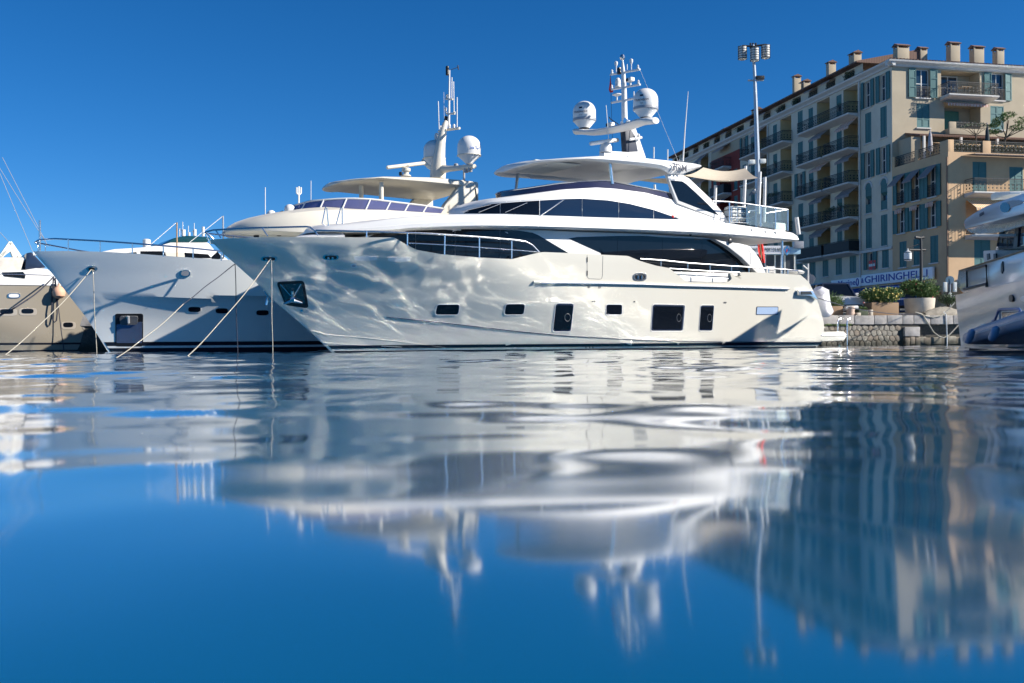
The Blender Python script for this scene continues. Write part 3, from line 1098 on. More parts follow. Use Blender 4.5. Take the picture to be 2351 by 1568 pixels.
hn = MB().lathe(Y1.ps(M2((1397, 702))[0], MS - .2), [(.03, -.1), (.04, 0), (.10, .1), (.11, .12)], 14, -Y1.A).build('horn', CHROME, mast)
MB().tube([Y1.ps(M2((1318, 745))[0], MS), Y1.ps(M2((1228, 685))[0], MS), Y1.ps(M2((1215, 665))[0], MS)], .02, 6).build('wind_vane', BLACK, mast)
MB().tube([Y1.pt(p, .3) for p in M2((1425, 893), (1545, 873))], .06, 8).build('aft_light_bracket', GEL, mast)
MB().lathe(Y1.pt(M2((1515, 878))[0], .3), [(.05, 0), (.07, .08), (.04, .16), (0, .2)], 12).build('navigation_light', GEL, mast)
# radar
rp = Y1.pt(M2((1182, 1020))[0], 0)
rd = MB().lathe(rp, [(.27, -.02), (.27, .03), (.25, .06), (.25, .22), (.20, .32), (.08, .40), (.07, .46)], 22).build('radar', GEL, mast)
MB().lathe(rp, [(.255, .03), (.255, .055)], 22).build('radar_seal', BLACK, rd)
ra, rb_ = Y1.pt(M2((1022, 935))[0], .25), Y1.pt(M2((1308, 897))[0], -.25)
MB().tube([ra, lerp(ra, rb_, .03), lerp(ra, rb_, .97), rb_], [.05, .085, .085, .05], 12).build('radar_scanner', GEL, rd, smooth=50)
lettering('Raymarine', .14, lerp(ra, rb_, .74) + (CAMP - ra).normalized() * .09, rb_ - ra, Z, INK, rd)
Y1.line(M2((1185, 545), (1200, 740), (1218, 1000)), .1, .016, 'whip_aerial', GEL, yacht, 6)
Y1.line(M2((1230, 240), (1240, 640), (1255, 1020)), -.4, .008, 'flag_halyard', ROPED, yacht, 5)
MB().tube([on_mast(1528, 182), on_mast(1620, 400), Y1.pt(M2((1915, 1108))[0], 1.2)], .007, 5).build('mast_stay', GEL, yacht)
pen = MB().grid([[on_mast(x, y) for x, y in r] for r in (((1228, 250), (1232, 250)), ((1222, 320), (1236, 315)), ((1212, 390), (1250, 372)), ((1225, 418), (1258, 412)))]).build('courtesy_flag', REDCLOTH, None)
tag(pen, 'small dark and red courtesy flag hanging from the mast crosstree', 'flag')

# ---- bow and side rails
def rail(boat, px, b, r, posts, name, parent, low=None):
    boat_pts = []
    o = MB().tube([boat.pt(p, bb) for p, bb in zip(px, b)], r, 8).build(name, CHROME, parent)
    for (p0, b0), (p1, b1) in posts:
        MB().tube([boat.pt(p0, b0), boat.pt(p1, b1)], r * .8, 6).build('stanchion', CHROME, o)
    return o


rl = rail(Y1, B_((300, 300), (262, 262), (230, 236), (300, 219), (640, 200), (1150, 188), (1185, 193), (1225, 225), (1258, 268)),
          (.05, .05, .15, .5, 1.3, 2.15, 2.2, 2.25, 2.28), .028,
          [((B_((325, 222))[0], .55), (B_((370, 290))[0], .65)), ((B_((750, 203))[0], 1.5), (B_((800, 275))[0], 1.6))], 'bow_rail', yacht)
MB().tube([Y1.W(s, -b, z) for s, b, z in [(lambda q: (q[0], bb, q[1]))(Y1.sz(p, bb)) for p, bb in zip(B_((230, 236), (300, 219), (640, 200), (1150, 188)), (.15, .5, 1.3, 2.15))]], .024, 6).build('starboard_bow_rail', CHROME, rl)
for px, bb in ((B_((325, 222), (345, 288)), .55), (B_((750, 203), (770, 282)), 1.5)):
    q = [Y1.sz(p, bb) for p in px]
    MB().tube([Y1.W(s, -bb, z) for s, z in q], .02, 6).build('stanchion', CHROME, rl)
rail(Y1, B_((1235, 222), (1690, 232), (2070, 243)) + C_((400, 252), (800, 278), (1000, 294), (1200, 312), (1270, 324), (1330, 355), (1395, 422)), (2.3, 2.9, 3.1, 3.22, 3.28, 3.28, 3.28, 3.28, 3.28, 3.28), .03,
     [((B_((1702, 232))[0], 2.92), (B_((1702, 285))[0], 2.92)), ((B_((2074, 243))[0], 3.1), (B_((2074, 362))[0], 3.1)), ((C_((535, 262))[0], 3.25), (C_((532, 445))[0], 3.25)),
      ((C_((850, 284))[0], 3.28), (C_((850, 472))[0], 3.28)), ((C_((1145, 306))[0], 3.28), (C_((1145, 484))[0], 3.28))], 'side_rail', yacht)
MB().tube([Y1.pt(p, bb) for p, bb in zip(C_((205, 338), (530, 355), (850, 378), (1145, 400), (1390, 420)), (3.15, 3.25, 3.28, 3.28, 3.28))], .018, 6).build('side_rail_wire', CHROME, yacht)
rail(Y1, D_((200, 482), (400, 495), (640, 520), (1035, 548), (1400, 570), (1540, 580), (1640, 590), (1648, 625)), (3.25,) * 8, .028,
     [((D_((x, y))[0], 3.25), (D_((x, y2))[0], 3.25)) for x, y, y2 in ((392, 495, 550), (636, 520, 578), (840, 535, 592), (1035, 548, 604), (1195, 558, 606), (1375, 568, 612), (1550, 581, 622))], 'aft_rail', yacht)
Y1.line(D_((470, 570), (800, 592), (1110, 606)), 3.25, .022, 'aft_rail_lower', CHROME, yacht)
Y1.line(E5((428, 95), (426, 512)), 2.9, .055, 'overhang_post', CHROME, yacht, 12)
Y1.line(E5((745, 388), (748, 620)), 3.0, .035, 'stern_light_pole', GEL, yacht)
Y1.line(E5((685, 408), (735, 452)), 3.0, .03, 'stern_light_arm', GEL, yacht)
ch = MB()
for x in (240, 330):
    ch.tube([Y1.pt(p, 2.2) for p in E5((x, 505), (x, 415))], .035, 6)
for y in (430, 465, 490):
    ch.tube([Y1.pt(p, 2.2) for p in E5((240, y), (330, y))], .03, 6)
tag(ch.build('deck_chair', GEL), 'white slatted deck chair behind the aft rail', 'chair')
fn = MB().lathe(Y1.pt(E5((588, 520))[0], 2.6), [(.0, .0), (.35, .02), (.42, .1), (.3, .18), (.0, .22)], 18).build('fender_ball', GEL, None)
tag(fn, 'white round cushion on the stern coaming under the aft rail', 'cushion')

# ---- upper aft deck: glass balustrade, poles, canopy
BB = 2.75
rail(Y1, N3((520, 880), (720, 890), (950, 916), (1100, 938), (1290, 965), (1440, 985)), (BB,) * 6, .03,
     [((N3((x, y))[0], BB), (N3((x, y2))[0], BB)) for x, y, y2 in ((728, 892, 1145), (1110, 940, 1190), (1290, 966, 1222), (1440, 986, 1242))], 'balustrade', yacht)
for a, b, ya, yb, yc, yd in ((1114, 1286, 945, 970, 1218, 1186), (1294, 1436, 972, 992, 1238, 1220), (940, 1106, 922, 942, 1185, 1165)):
    Y1.side(N3((a, ya), (b, yb), (b, yc), (a, yd)), BB, .012, 'glass_panel', CLEARG, yacht)
Y1.line(N3((1440, 985), (1170, 1030)), BB, .03, 'balustrade_return', CHROME, yacht)
aft = MB()
for p in (N3((955, 1140), (950, 1030), (975, 1000), (1070, 995), (1075, 1180)),):
    aft.tube([Y1.pt(q, 2.3) for q in p], .03, 6)
aft.build('stair_guard', CHROME, yacht)
for pts, b in ((N3((925, 455), (915, 700), (903, 1000)), -1.6), (N3((1100, 525), (1090, 800), (1075, 1180)), 2.3), (N3((1160, 590), (1150, 1140)), .4), (N3((560, 690), (552, 930)), -2.2)):
    Y1.line(pts, b, .075, 'canopy_pole', GEL, yacht, 12)
Y1.line(N3((1545, 1078), (1572, 1285)), 2.2, .09, 'stern_staff', GEL, yacht, 12)


def canopy(c00, c01, c11, c10, sag, name, parent):
    rows = []
    for i in range(15):
        u = i / 14
        row = []
        for j in range(15):
            v = j / 14
            p = lerp(lerp(c00, c01, v), lerp(c10, c11, v), u)
            row.append(p - Z * (sag * math.sin(math.pi * u) * (.5 + .5 * math.sin(math.pi * v)) + .25 * sag * math.sin(math.pi * v)))
        rows.append(row)
    return MB().grid(rows).build(name, CANVAS, parent, recalc=False)


canopy(Y1.pt(N3((165, 568))[0], 2.25), Y1.pt(N3((410, 470))[0], -1.2), Y1.pt(N3((925, 480))[0], -1.6), Y1.pt(N3((1088, 600))[0], 2.3), .32, 'sun_canopy', yacht)
canopy(Y1.pt(M2((1280, 1280))[0], -1.9), Y1.pt(M2((1500, 1300))[0], -2.1), Y1.pt(M2((1840, 1345))[0], -1.6), Y1.pt(M2((1840, 1285))[0], -1.2), .05, 'rear_sun_canopy', yacht)
Y1.line(M2((1678, 1350), (1685, 1460)), -1.0, .05, 'canopy_pole', GEL, yacht)

# things standing on the yacht
for k, (x0, x1) in enumerate(((752, 812), (822, 935))):
    a, b = Y1.sz(N3((x0, 935))[0], 2.5), Y1.sz(N3((x1, 1125))[0], 2.5)
    L_ = b[0] - a[0]
    zc_, hh = (a[1] + b[1]) / 2, abs(a[1] - b[1])
    o = thing('life_raft', ('narrow' if k == 0 else 'wide') + ' white life raft canister in the wire rack on the upper deck', 'life raft', Y1.W(a[0] + L_ / 2, 2.3, zc_ - hh / 2))
    MB().box(Y1.W(a[0] + L_ / 2, 2.3, zc_), (L_, .55, hh), (Y1.A, Y1.P, Z)).build('canister', FABRICW, o, bevel=.12)
    for f in (.3, .75):
        c = Y1.W(a[0] + L_ / 2, 2.3, zc_ - hh / 2 + hh * f)
        MB().box(c, (L_ + .03, .58, .03), (Y1.A, Y1.P, Z)).build('strap', BLACK, o)
rk = MB()
for y in (1015, 1078, 1135):
    rk.tube([Y1.pt(p, 2.62) for p in N3((745, y), (940, y + 10), (962, y + 8))], .02, 6)
for x in (755, 820, 935):
    rk.tube([Y1.pt(p, 2.62) for p in N3((x, 945), (x, 1140))], .016, 6)
rk.build('raft_rack', CHROME, yacht)
so = thing('outdoor_sofa', 'pale upholstered sofa behind the glass balustrade of the upper deck', 'sofa', Y1.pt(N3((1240, 1225))[0], 1.9))
for x0, x1 in ((1132, 1190), (1196, 1345)):
    a, b = Y1.sz(N3((x0, 1145))[0], 2.0), Y1.sz(N3((x1, 1235))[0], 2.0)
    MB().box(Y1.W((a[0] + b[0]) / 2, 2.0, (a[1] + b[1]) / 2 - .05), (b[0] - a[0], .7, abs(a[1] - b[1]) + .1), (Y1.A, Y1.P, Z)).build('cushion', FABRICW, so, bevel=.08)
fl = [[Y1.W(25.6 + .12 * math.sin(j * 1.1 + i * .4) + i * .03, .1 * math.sin(i * .8) + .09 * j, 0) for j in range(5)] for i in range(9)]
rows = []
for i, (y, xl, xr) in enumerate(((75, 132, 206), (150, 128, 196), (190, 132, 204), (240, 136, 210), (290, 150, 216), (330, 172, 220), (378, 194, 222))):
    row = []
    for j in range(7):
        x = lerp(xl, xr, j / 6)
        row.append(Y1.pt(E5((x, y))[0], .5 + .12 * math.sin(j * 1.5 + i * .3)))
    rows.append(row)
tag(MB().grid(rows).build('ensign_flag', REDCLOTH), 'red ensign hanging limp under the stern overhang', 'flag')
st_ = MB().tube([Y1.pt(p, .62) for p in E5((150, 60), (178, 330))], .03, 8).build('ensign_staff', TEAK, yacht)
wr = [Y1.pt(p, .6) for p in E5((860, 690), (885, 745), (905, 830), (940, 930), (985, 990), (1000, 1018))]
o = MB().tube(wr, [.22, .46, .42, .36, .30, .12], 16).build('wrapped_gangway', WRAP)
tag(o, 'folded gangway wrapped in crinkled clear plastic at the yacht stern', 'gangway')

# ================================================================== the grey yacht moored beside it
Y2 = Boat(-17.58, 36.52, 33.0)
yacht2 = thing('flybridge_yacht', 'pale grey hulled yacht with cream superstructure, plain white domes and black waterline bands', 'yacht', Y2.W(13, 0, 0))
stem2 = [Y2.sz(p, 0) for p in A_((303, 420), (480, 620), (640, 830), (790, 1020), (880, 1160), (960, 1290), (1020, 1380))] + [(4.2, -1.2)]
sheer2 = cvt([(60, 578), (76, 577), (150, 576), (240, 578), (312, 582), (390, 588), (460, 593), (520, 596), (700, 601), (1000, 606), (1500, 622)])


def bz2(z):
    if z > 2.05:
        return 3.28 + .06 * (z - 2.05)
    return lerp(2.75, 3.24, max(0, z) / 2.05) if z > 0 else 2.75 + z * .8


def lz2(z):
    return 10.5 if z > 2.05 else lerp(14.5, 11.2, max(0, z) / 2.05)


mb, HB2, hb2, zt2 = hull_form(Y2, stem2, [(30, 5), (29.5, 2), (29.3, 0), (28.8, -1)], sheer2, bz2, lz2, p=.95, ncol=160, nrow=30)
hull2 = mb.build('hull', GREYHULL, yacht2, smooth=28, weld=True)
ss2 = stem_at(stem2)
for z0_, z1_, m_, nm in ((.27, .42, BOOT, 'boot_stripe'), (.19, .265, GEL, 'white_stripe'), (-.4, .185, BOOT, 'bottom_paint')):
    hull_band(Y2, hb2, z0_, z1_, lambda z: ss2(z) + .08, lambda z: 29.0, .013, nm, m_, hull2)
o = drape(HB2, A_(*oval(841, 570, 52, 26, 24)), .03, 'hawse_hole', CHROME, hull2)
drape(HB2, A_(*oval(838, 572, 30, 15, 20)), .036, 'hawse_throat', BLACK, o)
o = drape(HB2, A_(*oval(1686, 615, 52, 34, 24, .8)), .03, 'bow_fairlead', CHROME, hull2)
drape(HB2, A_(*oval(1690, 613, 36, 23, 24, .8)), .036, 'fairlead_throat', MIDGREY, o)
for f, c in ((A_, (1775, 942)), (A_, (2025, 955)), (B_, (750, 972))):
    o = drape(HB2, f(*oval(c[0], c[1] + 4, 64, 30, 24, .6)), .012, 'porthole', GEL, hull2)
    drape(HB2, f(*oval(c[0], c[1], 56, 23, 24, .6)), .02, 'pane', GLASSD, o)
pk2 = drape(HB2, rrect(*A_((1052, 982), (1307, 982), (1307, 1280), (1055, 1280)), rad=.08), .02, 'anchor_recess', BLACK, hull2)
drape(HB2, rrect(*A_((1064, 1080), (1296, 1055), (1298, 1250), (1064, 1248)), rad=.05), .03, 'recess_plate', pm('brushed_plate', (.25, .33, .48), .22, metal=.8, var=.25, scale=5, stretch=(8, 8, .6)), pk2)
drape(HB2, rrect(*A_((1095, 1000), (1262, 1000), (1255, 1078), (1100, 1082)), rad=.25), .09, 'anchor', DKGREY, pk2)
drape_line(HB2, A_((1176, 995), (1178, 1060)), .05, .13, 'anchor_shank', MIDGREY, pk2, n=4)
# rails
top = A_((400, 304), (500, 298), (900, 318), (1210, 340), (1490, 362), (1760, 385), (2020, 412))
bs = (.75, 1.15, 2.1, 2.6, 2.95, 3.1, 3.2)
rail(Y2, A_((345, 350), (322, 332), (345, 312)) + top, (.02, .05, .35) + bs, .03,
     [((p, b), (q, b)) for p, q, b in zip(A_((622, 304), (912, 318), (1208, 340), (1490, 362), (1762, 386), (2020, 412)), A_((622, 410), (914, 420), (1208, 436), (1492, 462), (1764, 480), (2020, 500)), (1.5, 2.1, 2.6, 2.95, 3.1, 3.2))], 'bow_rail', yacht2)
q = [(Y2.sz(p, b), b) for p, b in zip(A_((345, 312)) + top[:6], (.35,) + bs[:6])]
rr_ = MB().tube([Y2.W(s, -b, z) for (s, z), b in q], .028, 6).build('starboard_rail', CHROME, yacht2)
for (s, z), b in q[1:]:
    MB().tube([Y2.W(s, -b, z), Y2.W(s, -b, zt2(s) - .1)], .022, 6).build('stanchion', CHROME, rr_)
Y2.line(A_((362, 408), (362, 130)), .1, .04, 'jack_staff', CHROME, yacht2)
Y2.line(A_((1615, 480), (1615, 150)), .0, .03, 'deck_pole', TEAK, yacht2)
Y2.line(A_((2040, 480), (2036, 90)), .0, .03, 'deck_pole', MIDGREY, yacht2)
Y2.line(A_((1365, 360), (1605, 155)), .0, .012, 'pole_stay', GEL, yacht2)
Y2.line(A_((1720, 340), (2030, 95)), .0, .012, 'pole_stay', GEL, yacht2)
# superstructure
up2 = cvt([(500, 545), (515, 534), (530, 524), (552, 512), (585, 501), (640, 488), (690, 481), (750, 477), (850, 477), (1000, 486), (1100, 496)])
s0_, s1_ = Y2.sz((514, 540), 0)[0], Y2.sz((800, 520), 2.9)[0]
se_ = s1_ + 11
secs, low = [], []
for i in range(50):
    t = i / 49
    s = s0_ + .02 + (se_ - s0_) * t ** 1.4
    b = ell(s, s0_, s1_, 2.95)
    zt = Y2.zc(s, b * .45, up2)
    zl = lerp(Y2.sz((514, 536), 0)[1], Y2.sz((800, 545), 2.9)[1], min(1, (s - s0_) / (s1_ - s0_)))
    zt = max(zt, zl + .03)
    zm = lerp(zl, zt, .45)
    secs.append((s, [(0, zl), (max(0, b - .3), zl - .02), (b, zl + .04), (b * .985, zm), (b * .88, lerp(zm, zt, .7)), (b * .6, zt), (0, zt + .10)]))
    low.append((s, b, zl))
mb = loft_sym(Y2, secs)
mb.build('coachroof', CREAM, yacht2, smooth=40)
secs = []
for s, b, zl in low:
    bb = max(.02, b - .7)
    secs.append((s + .7, [(0, 2.4), (bb, 2.4), (bb, zl + .1), (0, zl + .12)]))
mb = loft_sym(Y2, secs)
HS2 = BVHTree.FromPolygons([Vector(q_) for q_ in mb.v], mb.f)
hs2 = mb.build('deckhouse', CREAM, yacht2, smooth=40)
for c in ((695, 275), (902, 262)):
    drape(HS2, B_(*oval(c[0], c[1], 26, 14, 16)), .015, 'deckhouse_window', GLASSD, hs2)
# low foredeck seat visible at the rail
# flybridge screen: white frames with tinted panes
g0, g1 = Y2.sz((662, 476), 0)[0], Y2.sz((860, 468), 2.5)[0]
g2 = Y2.sz((1010, 482), 2.5)[0]
gt = cvt([(655, 472), (665, 470), (700, 460), (760, 455), (800, 454), (845, 456), (900, 463), (960, 470), (1010, 478)])
gb = cvt([(655, 486), (665, 484), (760, 478), (850, 476), (920, 480), (1010, 488)])
N = 24
pts = []
for i in range(N + 1):
    t = i / N
    if t < .55:
        q_ = math.pi / 2 * t / .55
        s, b = g1 - (g1 - g0) * math.cos(q_), 2.5 * math.sin(q_)
    else:
        s, b = lerp(g1, g2, (t - .55) / .45), 2.5
    pts.append((s, b, Y2.zc(s, b, gb) - .1, Y2.zc(s, b, gt)))
VIOLET = pm('violet_acrylic', (.16, .17, .34), .05, trans=.5, spec=.7)
for sg in (1, -1):
    for k in range(0, N, 3):
        seg = pts[k:k + 4]
        MB().grid([[Y2.W(s, sg * b, z0_), Y2.W(s + (.25 if sg == 1 else .25), sg * b * .97, z1_), Y2.W(s + .25, sg * (b * .97 - .02), z1_), Y2.W(s, sg * (b - .02), z0_)] for s, b, z0_, z1_ in seg], closeu=True).build('flybridge_pane', VIOLET, yacht2)
        s, b, z0_, z1_ = seg[0]
        MB().tube([Y2.W(s, sg * (b + .01), z0_), Y2.W(s + .25, sg * (b * .97 + .01), z1_)], .035, 6).build('screen_frame', GEL, yacht2)
MB().tube([Y2.W(s + .25, -b * .97, z1_) for s, b, _, z1_ in reversed(pts)] + [Y2.W(s + .25, b * .97, z1_) for s, b, _, z1_ in pts], .04, 6).build('screen_top_rail', GEL, yacht2)
# small dome and light on the coachroof front
d_ = MB()
dome(d_, Y2.pt((665, 490), 0.3), .22, .12, .06, .2)
d_.build('small_dome', GEL, yacht2)
d_ = MB()
dome(d_, Y2.pt((623, 494), 0.3), .18, .02, .02, .17)
d_.build('compass_dome', GEL, yacht2)
Y2.line([(609, 492), (609, 430)], 0, .018, 'whip_aerial', GEL, yacht2, 6)
Y2.line([(714, 470), (714, 415)], 0, .014, 'whip_aerial', GEL, yacht2, 6)
tr = MB()
tr.tube([Y2.pt(p, 0) for p in [(686, 478), (686, 428)]], .04, 6)
for x in (681, 691):
    tr.tube([Y2.pt(p, 0) for p in [(686, 448), (x, 443), (x, 430)]], .035, 6)
tr.build('horn_post', GEL, yacht2)
Y2.line([(640, 490), (650, 486)], 1, .05, 'spotlight', BLACK, yacht2)
# hardtop and its legs
h0, h1 = Y2.sz(M1((195, 1362))[0], 0)[0], Y2.sz(M1((740, 1280))[0], 2.3)[0]
h2 = Y2.sz(M1((1715, 1330))[0], 2.3)[0]
ht = cvt(M1((150, 1366), (195, 1356), (300, 1318), (450, 1290), (760, 1266), (1230, 1276), (1560, 1302), (1715, 1322), (1800, 1330)))
hl = cvt(M1((150, 1372), (195, 1372), (350, 1325), (720, 1286), (1100, 1328), (1520, 1374), (1715, 1395), (1800, 1400)))
secs = []
for i in range(50):
    s = h0 + .01 + (h2 - h0) * (i / 49) ** 1.3
    b = ell(s, h0, h1, 2.3)
    zl, zt = Y2.zc(s, b, hl), Y2.zc(s, b, ht)
    zt = max(zt, zl + .03)
    secs.append((s, [(0, zl + .03), (max(0, b - .15), zl), (b, lerp(zl, zt, .3)), (b, lerp(zl, zt, .7)), (max(0, b - .08), zt), (b * .5, zt + .06), (0, zt + .08)]))
loft_sym(Y2, secs).build('hardtop', CREAM, yacht2, smooth=34)
pg = [Y2.sz(p, 2.28) for p in M1((1520, 1375), (1600, 1338), (1718, 1325), (1724, 1530), (1650, 1575), (1560, 1640), (1330, 1640), (1390, 1540), (1440, 1480))]
for sg in (1, -1):
    MB().prism([Y2.W(s, sg * 2.28, z) for s, z in pg], -Y2.P * .35 * sg).build('hardtop_leg', CREAM, yacht2, bevel=.06)
MB().tube([Y2.pt(p, 2.30) for p in M1((1690, 1390), (1708, 1525))], .02, 6).build('leg_handle', BLACK, yacht2)
for x, y0, y1, b in ((530, 1365, 1580, .4), (733, 1330, 1510, 1.8)):
    Y2.line(M1((x, y1), (x, y0)), b, .10, 'hardtop_post', CREAM, yacht2, 12)
for x, y, b in ((905, 1330, 1.6), (1085, 1440, -1.2), (1380, 1382, .8)):
    MB().lathe(Y2.pt(M1((x, y))[0], b), [(.06, 0), (.06, .03)], 12).build('downlight', DKGREY, yacht2)
# mast
msd = Y2.sz(M1((1330, 1270))[0], 0)[0]
mast2 = MB().tube([Y2.pt(p, 0) for p in M1((1305, 1290), (1312, 1180), (1322, 1060), (1338, 930), (1358, 820), (1382, 730), (1390, 705))], [.36, .37, .27, .21, .17, .12, .08], 16).build('mast', CREAM, yacht2, smooth=50)
MB().tube([Y2.pt(p, 0) for p in M1((1418, 745), (1422, 440), (1425, 190))], [.06, .045, .035], 10).build('mast_pole', GEL, mast2)
wx = MB()
wx.lathe(Y2.pt(M1((1404, 240))[0], 0), [(.075, 0), (.085, .02), (.075, .05), (.085, .1), (.075, .13), (.085, .2), (.075, .24), (.09, .27), (.075, .3), (.085, .36), (.06, .42)], 14)
wx.build('masthead_lamp', BLACK, mast2)
MB().tube([Y2.pt(p, 0) for p in M1((1440, 185), (1505, 162), (1520, 180))], .015, 6).build('wind_vane', BLACK, mast2)
MB().tube([Y2.pt(p, 0) for p in M1((1510, 140), (1517, 185))], .03, 6).build('vane_tail', BLACK, mast2)
for a, b, r in (((1450, 262), (1448, 475), .025), ((1467, 305), (1472, 610), .025), ((1503, 465), (1503, 770), .025), ((1311, 505), (1320, 790), .025), ((1368, 412), (1372, 690), .008)):
    Y2.line(M1(b, a), 0, r, 'rod_aerial', GEL, mast2, 6)
for a, b, r in (((1385, 480), (1458, 485), .04), ((1395, 630), (1480, 632), .04), ((1315, 812), (1390, 790), .05), ((1380, 797), (1528, 778), .06), ((1390, 615), (1400, 632), .04), ((1478, 612), (1472, 632), .06)):
    MB().tube([Y2.ps(p, msd + .5) for p in M1(a, b)], r, 8).build('spreader', CREAM, mast2)
for x, y in ((1400, 470), (1386, 605), (1335, 790), (1470, 775), (1425, 775)):
    MB().lathe(Y2.ps(M1((x, y))[0], msd + .5), [(.05, 0), (.05, .06), (.07, .08), (.05, .16), (0, .18)], 12).build('navigation_light', GEL, mast2)
MB().lathe(Y2.ps(M1((1390, 705))[0], msd + .4), [(.09, 0), (.09, .2), (.06, .22)], 14).build('lantern', BLACK, mast2)
MB().tube([Y2.ps(p, msd + .2) for p in M1((1310, 915), (1360, 925))], .12, 10).build('camera_shelf', CREAM, mast2)
MB().lathe(Y2.ps(M1((1297, 905))[0], msd + .1), [(.15, 0), (.12, .05), (.11, .1), (.12, .22), (.08, .34), (0, .37)], 16).build('night_camera', GEL, mast2)
for cx0, yb, sc_ in ((1272, 1165, 1.0), (1625, 1140, 1.02)):
    c = Y2.ps(M1((cx0, yb))[0], msd)
    d_ = MB()
    dome(d_, c, .50 * sc_, .42, .34, .16)
    dm = d_.build('radome', GEL, mast2, smooth=50)
    MB().lathe(c + Z * .335, [(.50, 0), (.535, .01), (.535, .04), (.50, .05)], 28).build('radome_flange', CREAM, dm)
    if cx0 > 1500:
        fw = (CAMP - c)
        fw.z = 0
        fw = (fw.normalized() + V(.55, 0, 0)).normalized()
        lettering('Sea Tel', .17, c + fw * .512 + Z * .62, Z.cross(fw), Z, pm('print_blue', (.03, .10, .35), .5), dm)
MB().tube([Y2.ps(p, msd) for p in M1((1340, 1195), (1420, 1190), (1560, 1178), (1680, 1165))], [.22, .14, .11, .10], 10).build('dome_arm', CREAM, mast2)
MB().tube([Y2.ps(p, msd) for p in M1((1310, 1190), (1225, 1150), (1170, 1110))], [.22, .2, .16], 10).build('dome_arm', CREAM, mast2)
sl = MB().box(Y2.ps(M1((1198, 1062))[0], msd - .3), (.22, .30, .15), (Y2.A, Y2.P, Z)).build('searchlight', GEL, mast2, bevel=.03)
for x, y in ((1492, 1165), (1595, 1205), (1635, 1198)):
    MB().lathe(Y2.ps(M1((x, y))[0], msd), [(.1, -.1), (.1, .1), (.05, .13)], 12).build('deck_lamp', MIDGREY, mast2)
Y2.line(M1((1573, 1310), (1573, 1150)), 1.2, .05, 'arm_support', MIDGREY, mast2)
ra, rb_ = Y2.pt(M1((790, 1178))[0], .3), Y2.pt(M1((1175, 1132))[0], -.3)
rd = MB().lathe(Y2.pt(M1((985, 1268))[0], 0), [(.24, 0), (.2, .06), (.12, .1), (.12, .18), (.2, .24), (.2, .36), (.1, .4)], 18).build('radar', CREAM, yacht2)
MB().tube([ra, lerp(ra, rb_, .02), lerp(ra, rb_, .98), rb_], [.06, .085, .085, .06], 12).build('radar_scanner', CREAM, rd, smooth=50)
lettering('SIMRAD', .12, lerp(ra, rb_, .46) + (CAMP - ra).normalized() * .09, rb_ - ra, Z, INK, rd)
MB().lathe(Y2.pt(M1((930, 1260))[0], .3), [(.07, 0), (.08, .05), (.08, .15), (.05, .17)], 12).build('horn_lamp', BLACK, yacht2)

# ================================================================== taupe yacht beyond it
pS = at_depth(A_((280, 900))[0], 43.5)
_t = math.radians(33)
Y3 = Boat(pS.x - 13 * math.cos(_t) - 3.0 * math.sin(_t), pS.y - 13 * math.sin(_t) + 3.0 * math.cos(_t), 33)
yacht3 = thing('cruiser_yacht', 'glossy taupe hulled motor yacht with white deck and a folding crane', 'yacht', Y3.W(13, 0, 0))
sheer3 = cvt(A_((-2000, 690), (-600, 700), (0, 708), (300, 712), (560, 717), (1200, 740), (3000, 760)))
mb, HB3, hb3, zt3 = hull_form(Y3, [(0, 3), (1.6, 1.5), (4.0, 0), (4.8, -1.2)], [(26, 4), (25.6, 0), (25.3, -1)], sheer3, lambda z: 2.75 + .1 * max(0, min(3, z)), lambda z: 12 - max(0, min(3, z)), ncol=90, nrow=16)
hull3 = mb.build('hull', TANHULL, yacht3, smooth=30, weld=True)
hull_band(Y3, hb3, .34, .42, lambda z: 5.0, lambda z: 25.0, .012, 'waist_stripe', BOOT, hull3)
hull_band(Y3, hb3, -.4, .10, lambda z: 5.0, lambda z: 25.0, .012, 'bottom_paint', BOOT, hull3)
zz = zt3(12)
MB().grid([[Y3.W(s, sg * (hb3(s, zt3(s)) + o_), zt3(s) + dz) for dz, o_ in ((.02, .03), (-.05, .03), (-.06, -.03))] for s in np.linspace(2, 25, 40) for sg in (1,)]).build('toe_rail', GEL, hull3)
for c, w in (((65, 968), 90), ((255, 965), 82), ((626, 1090), 66), ((812, 1095), 60)):
    o = drape(HB3, A_(*oval(c[0], c[1], w, 34, 24, .5)), .012, 'porthole', pm('porthole_rim', (.52, .46, .38), .3, metal=.4), hull3)
    if o:
        drape(HB3, A_(*oval(c[0] - 4, c[1] - 6, w * .68, 22, 24, .6)), .02, 'pane', GLASSD, o)
o = drape(HB3, A_(*oval(126, 818, 60, 23, 24, .6)), .03, 'fairlead', CHROME, hull3)
drape(HB3, A_(*oval(126, 818, 46, 16, 24, .6)), .036, 'fairlead_throat', GEL, o)
Y3.side(A_((-200, 720), (-200, 590), (0, 585), (230, 582), (330, 566), (430, 572), (520, 640), (570, 720)), 2.2, 4.4, 'deck_moulding', GEL, yacht3, bevel=.06)
Y3.side(A_((20, 605), (210, 600), (232, 625), (228, 660), (40, 640)), 2.23, .04, 'side_light', GLASSD, yacht3)
Y3.side(A_((-150, 600), (-150, 470), (205, 466), (222, 480), (190, 590)), 1.6, 3.0, 'sun_pad_back', pm('weathered_vinyl', (.50, .47, .42), .6, var=.2, bump=.2), yacht3, bevel=.05)
Y3.side(A_((230, 580), (240, 430), (290, 420), (420, 560)), 1.4, 2.6, 'windscreen_cover', NAVY, yacht3, bevel=.04)
cr_ = MB()
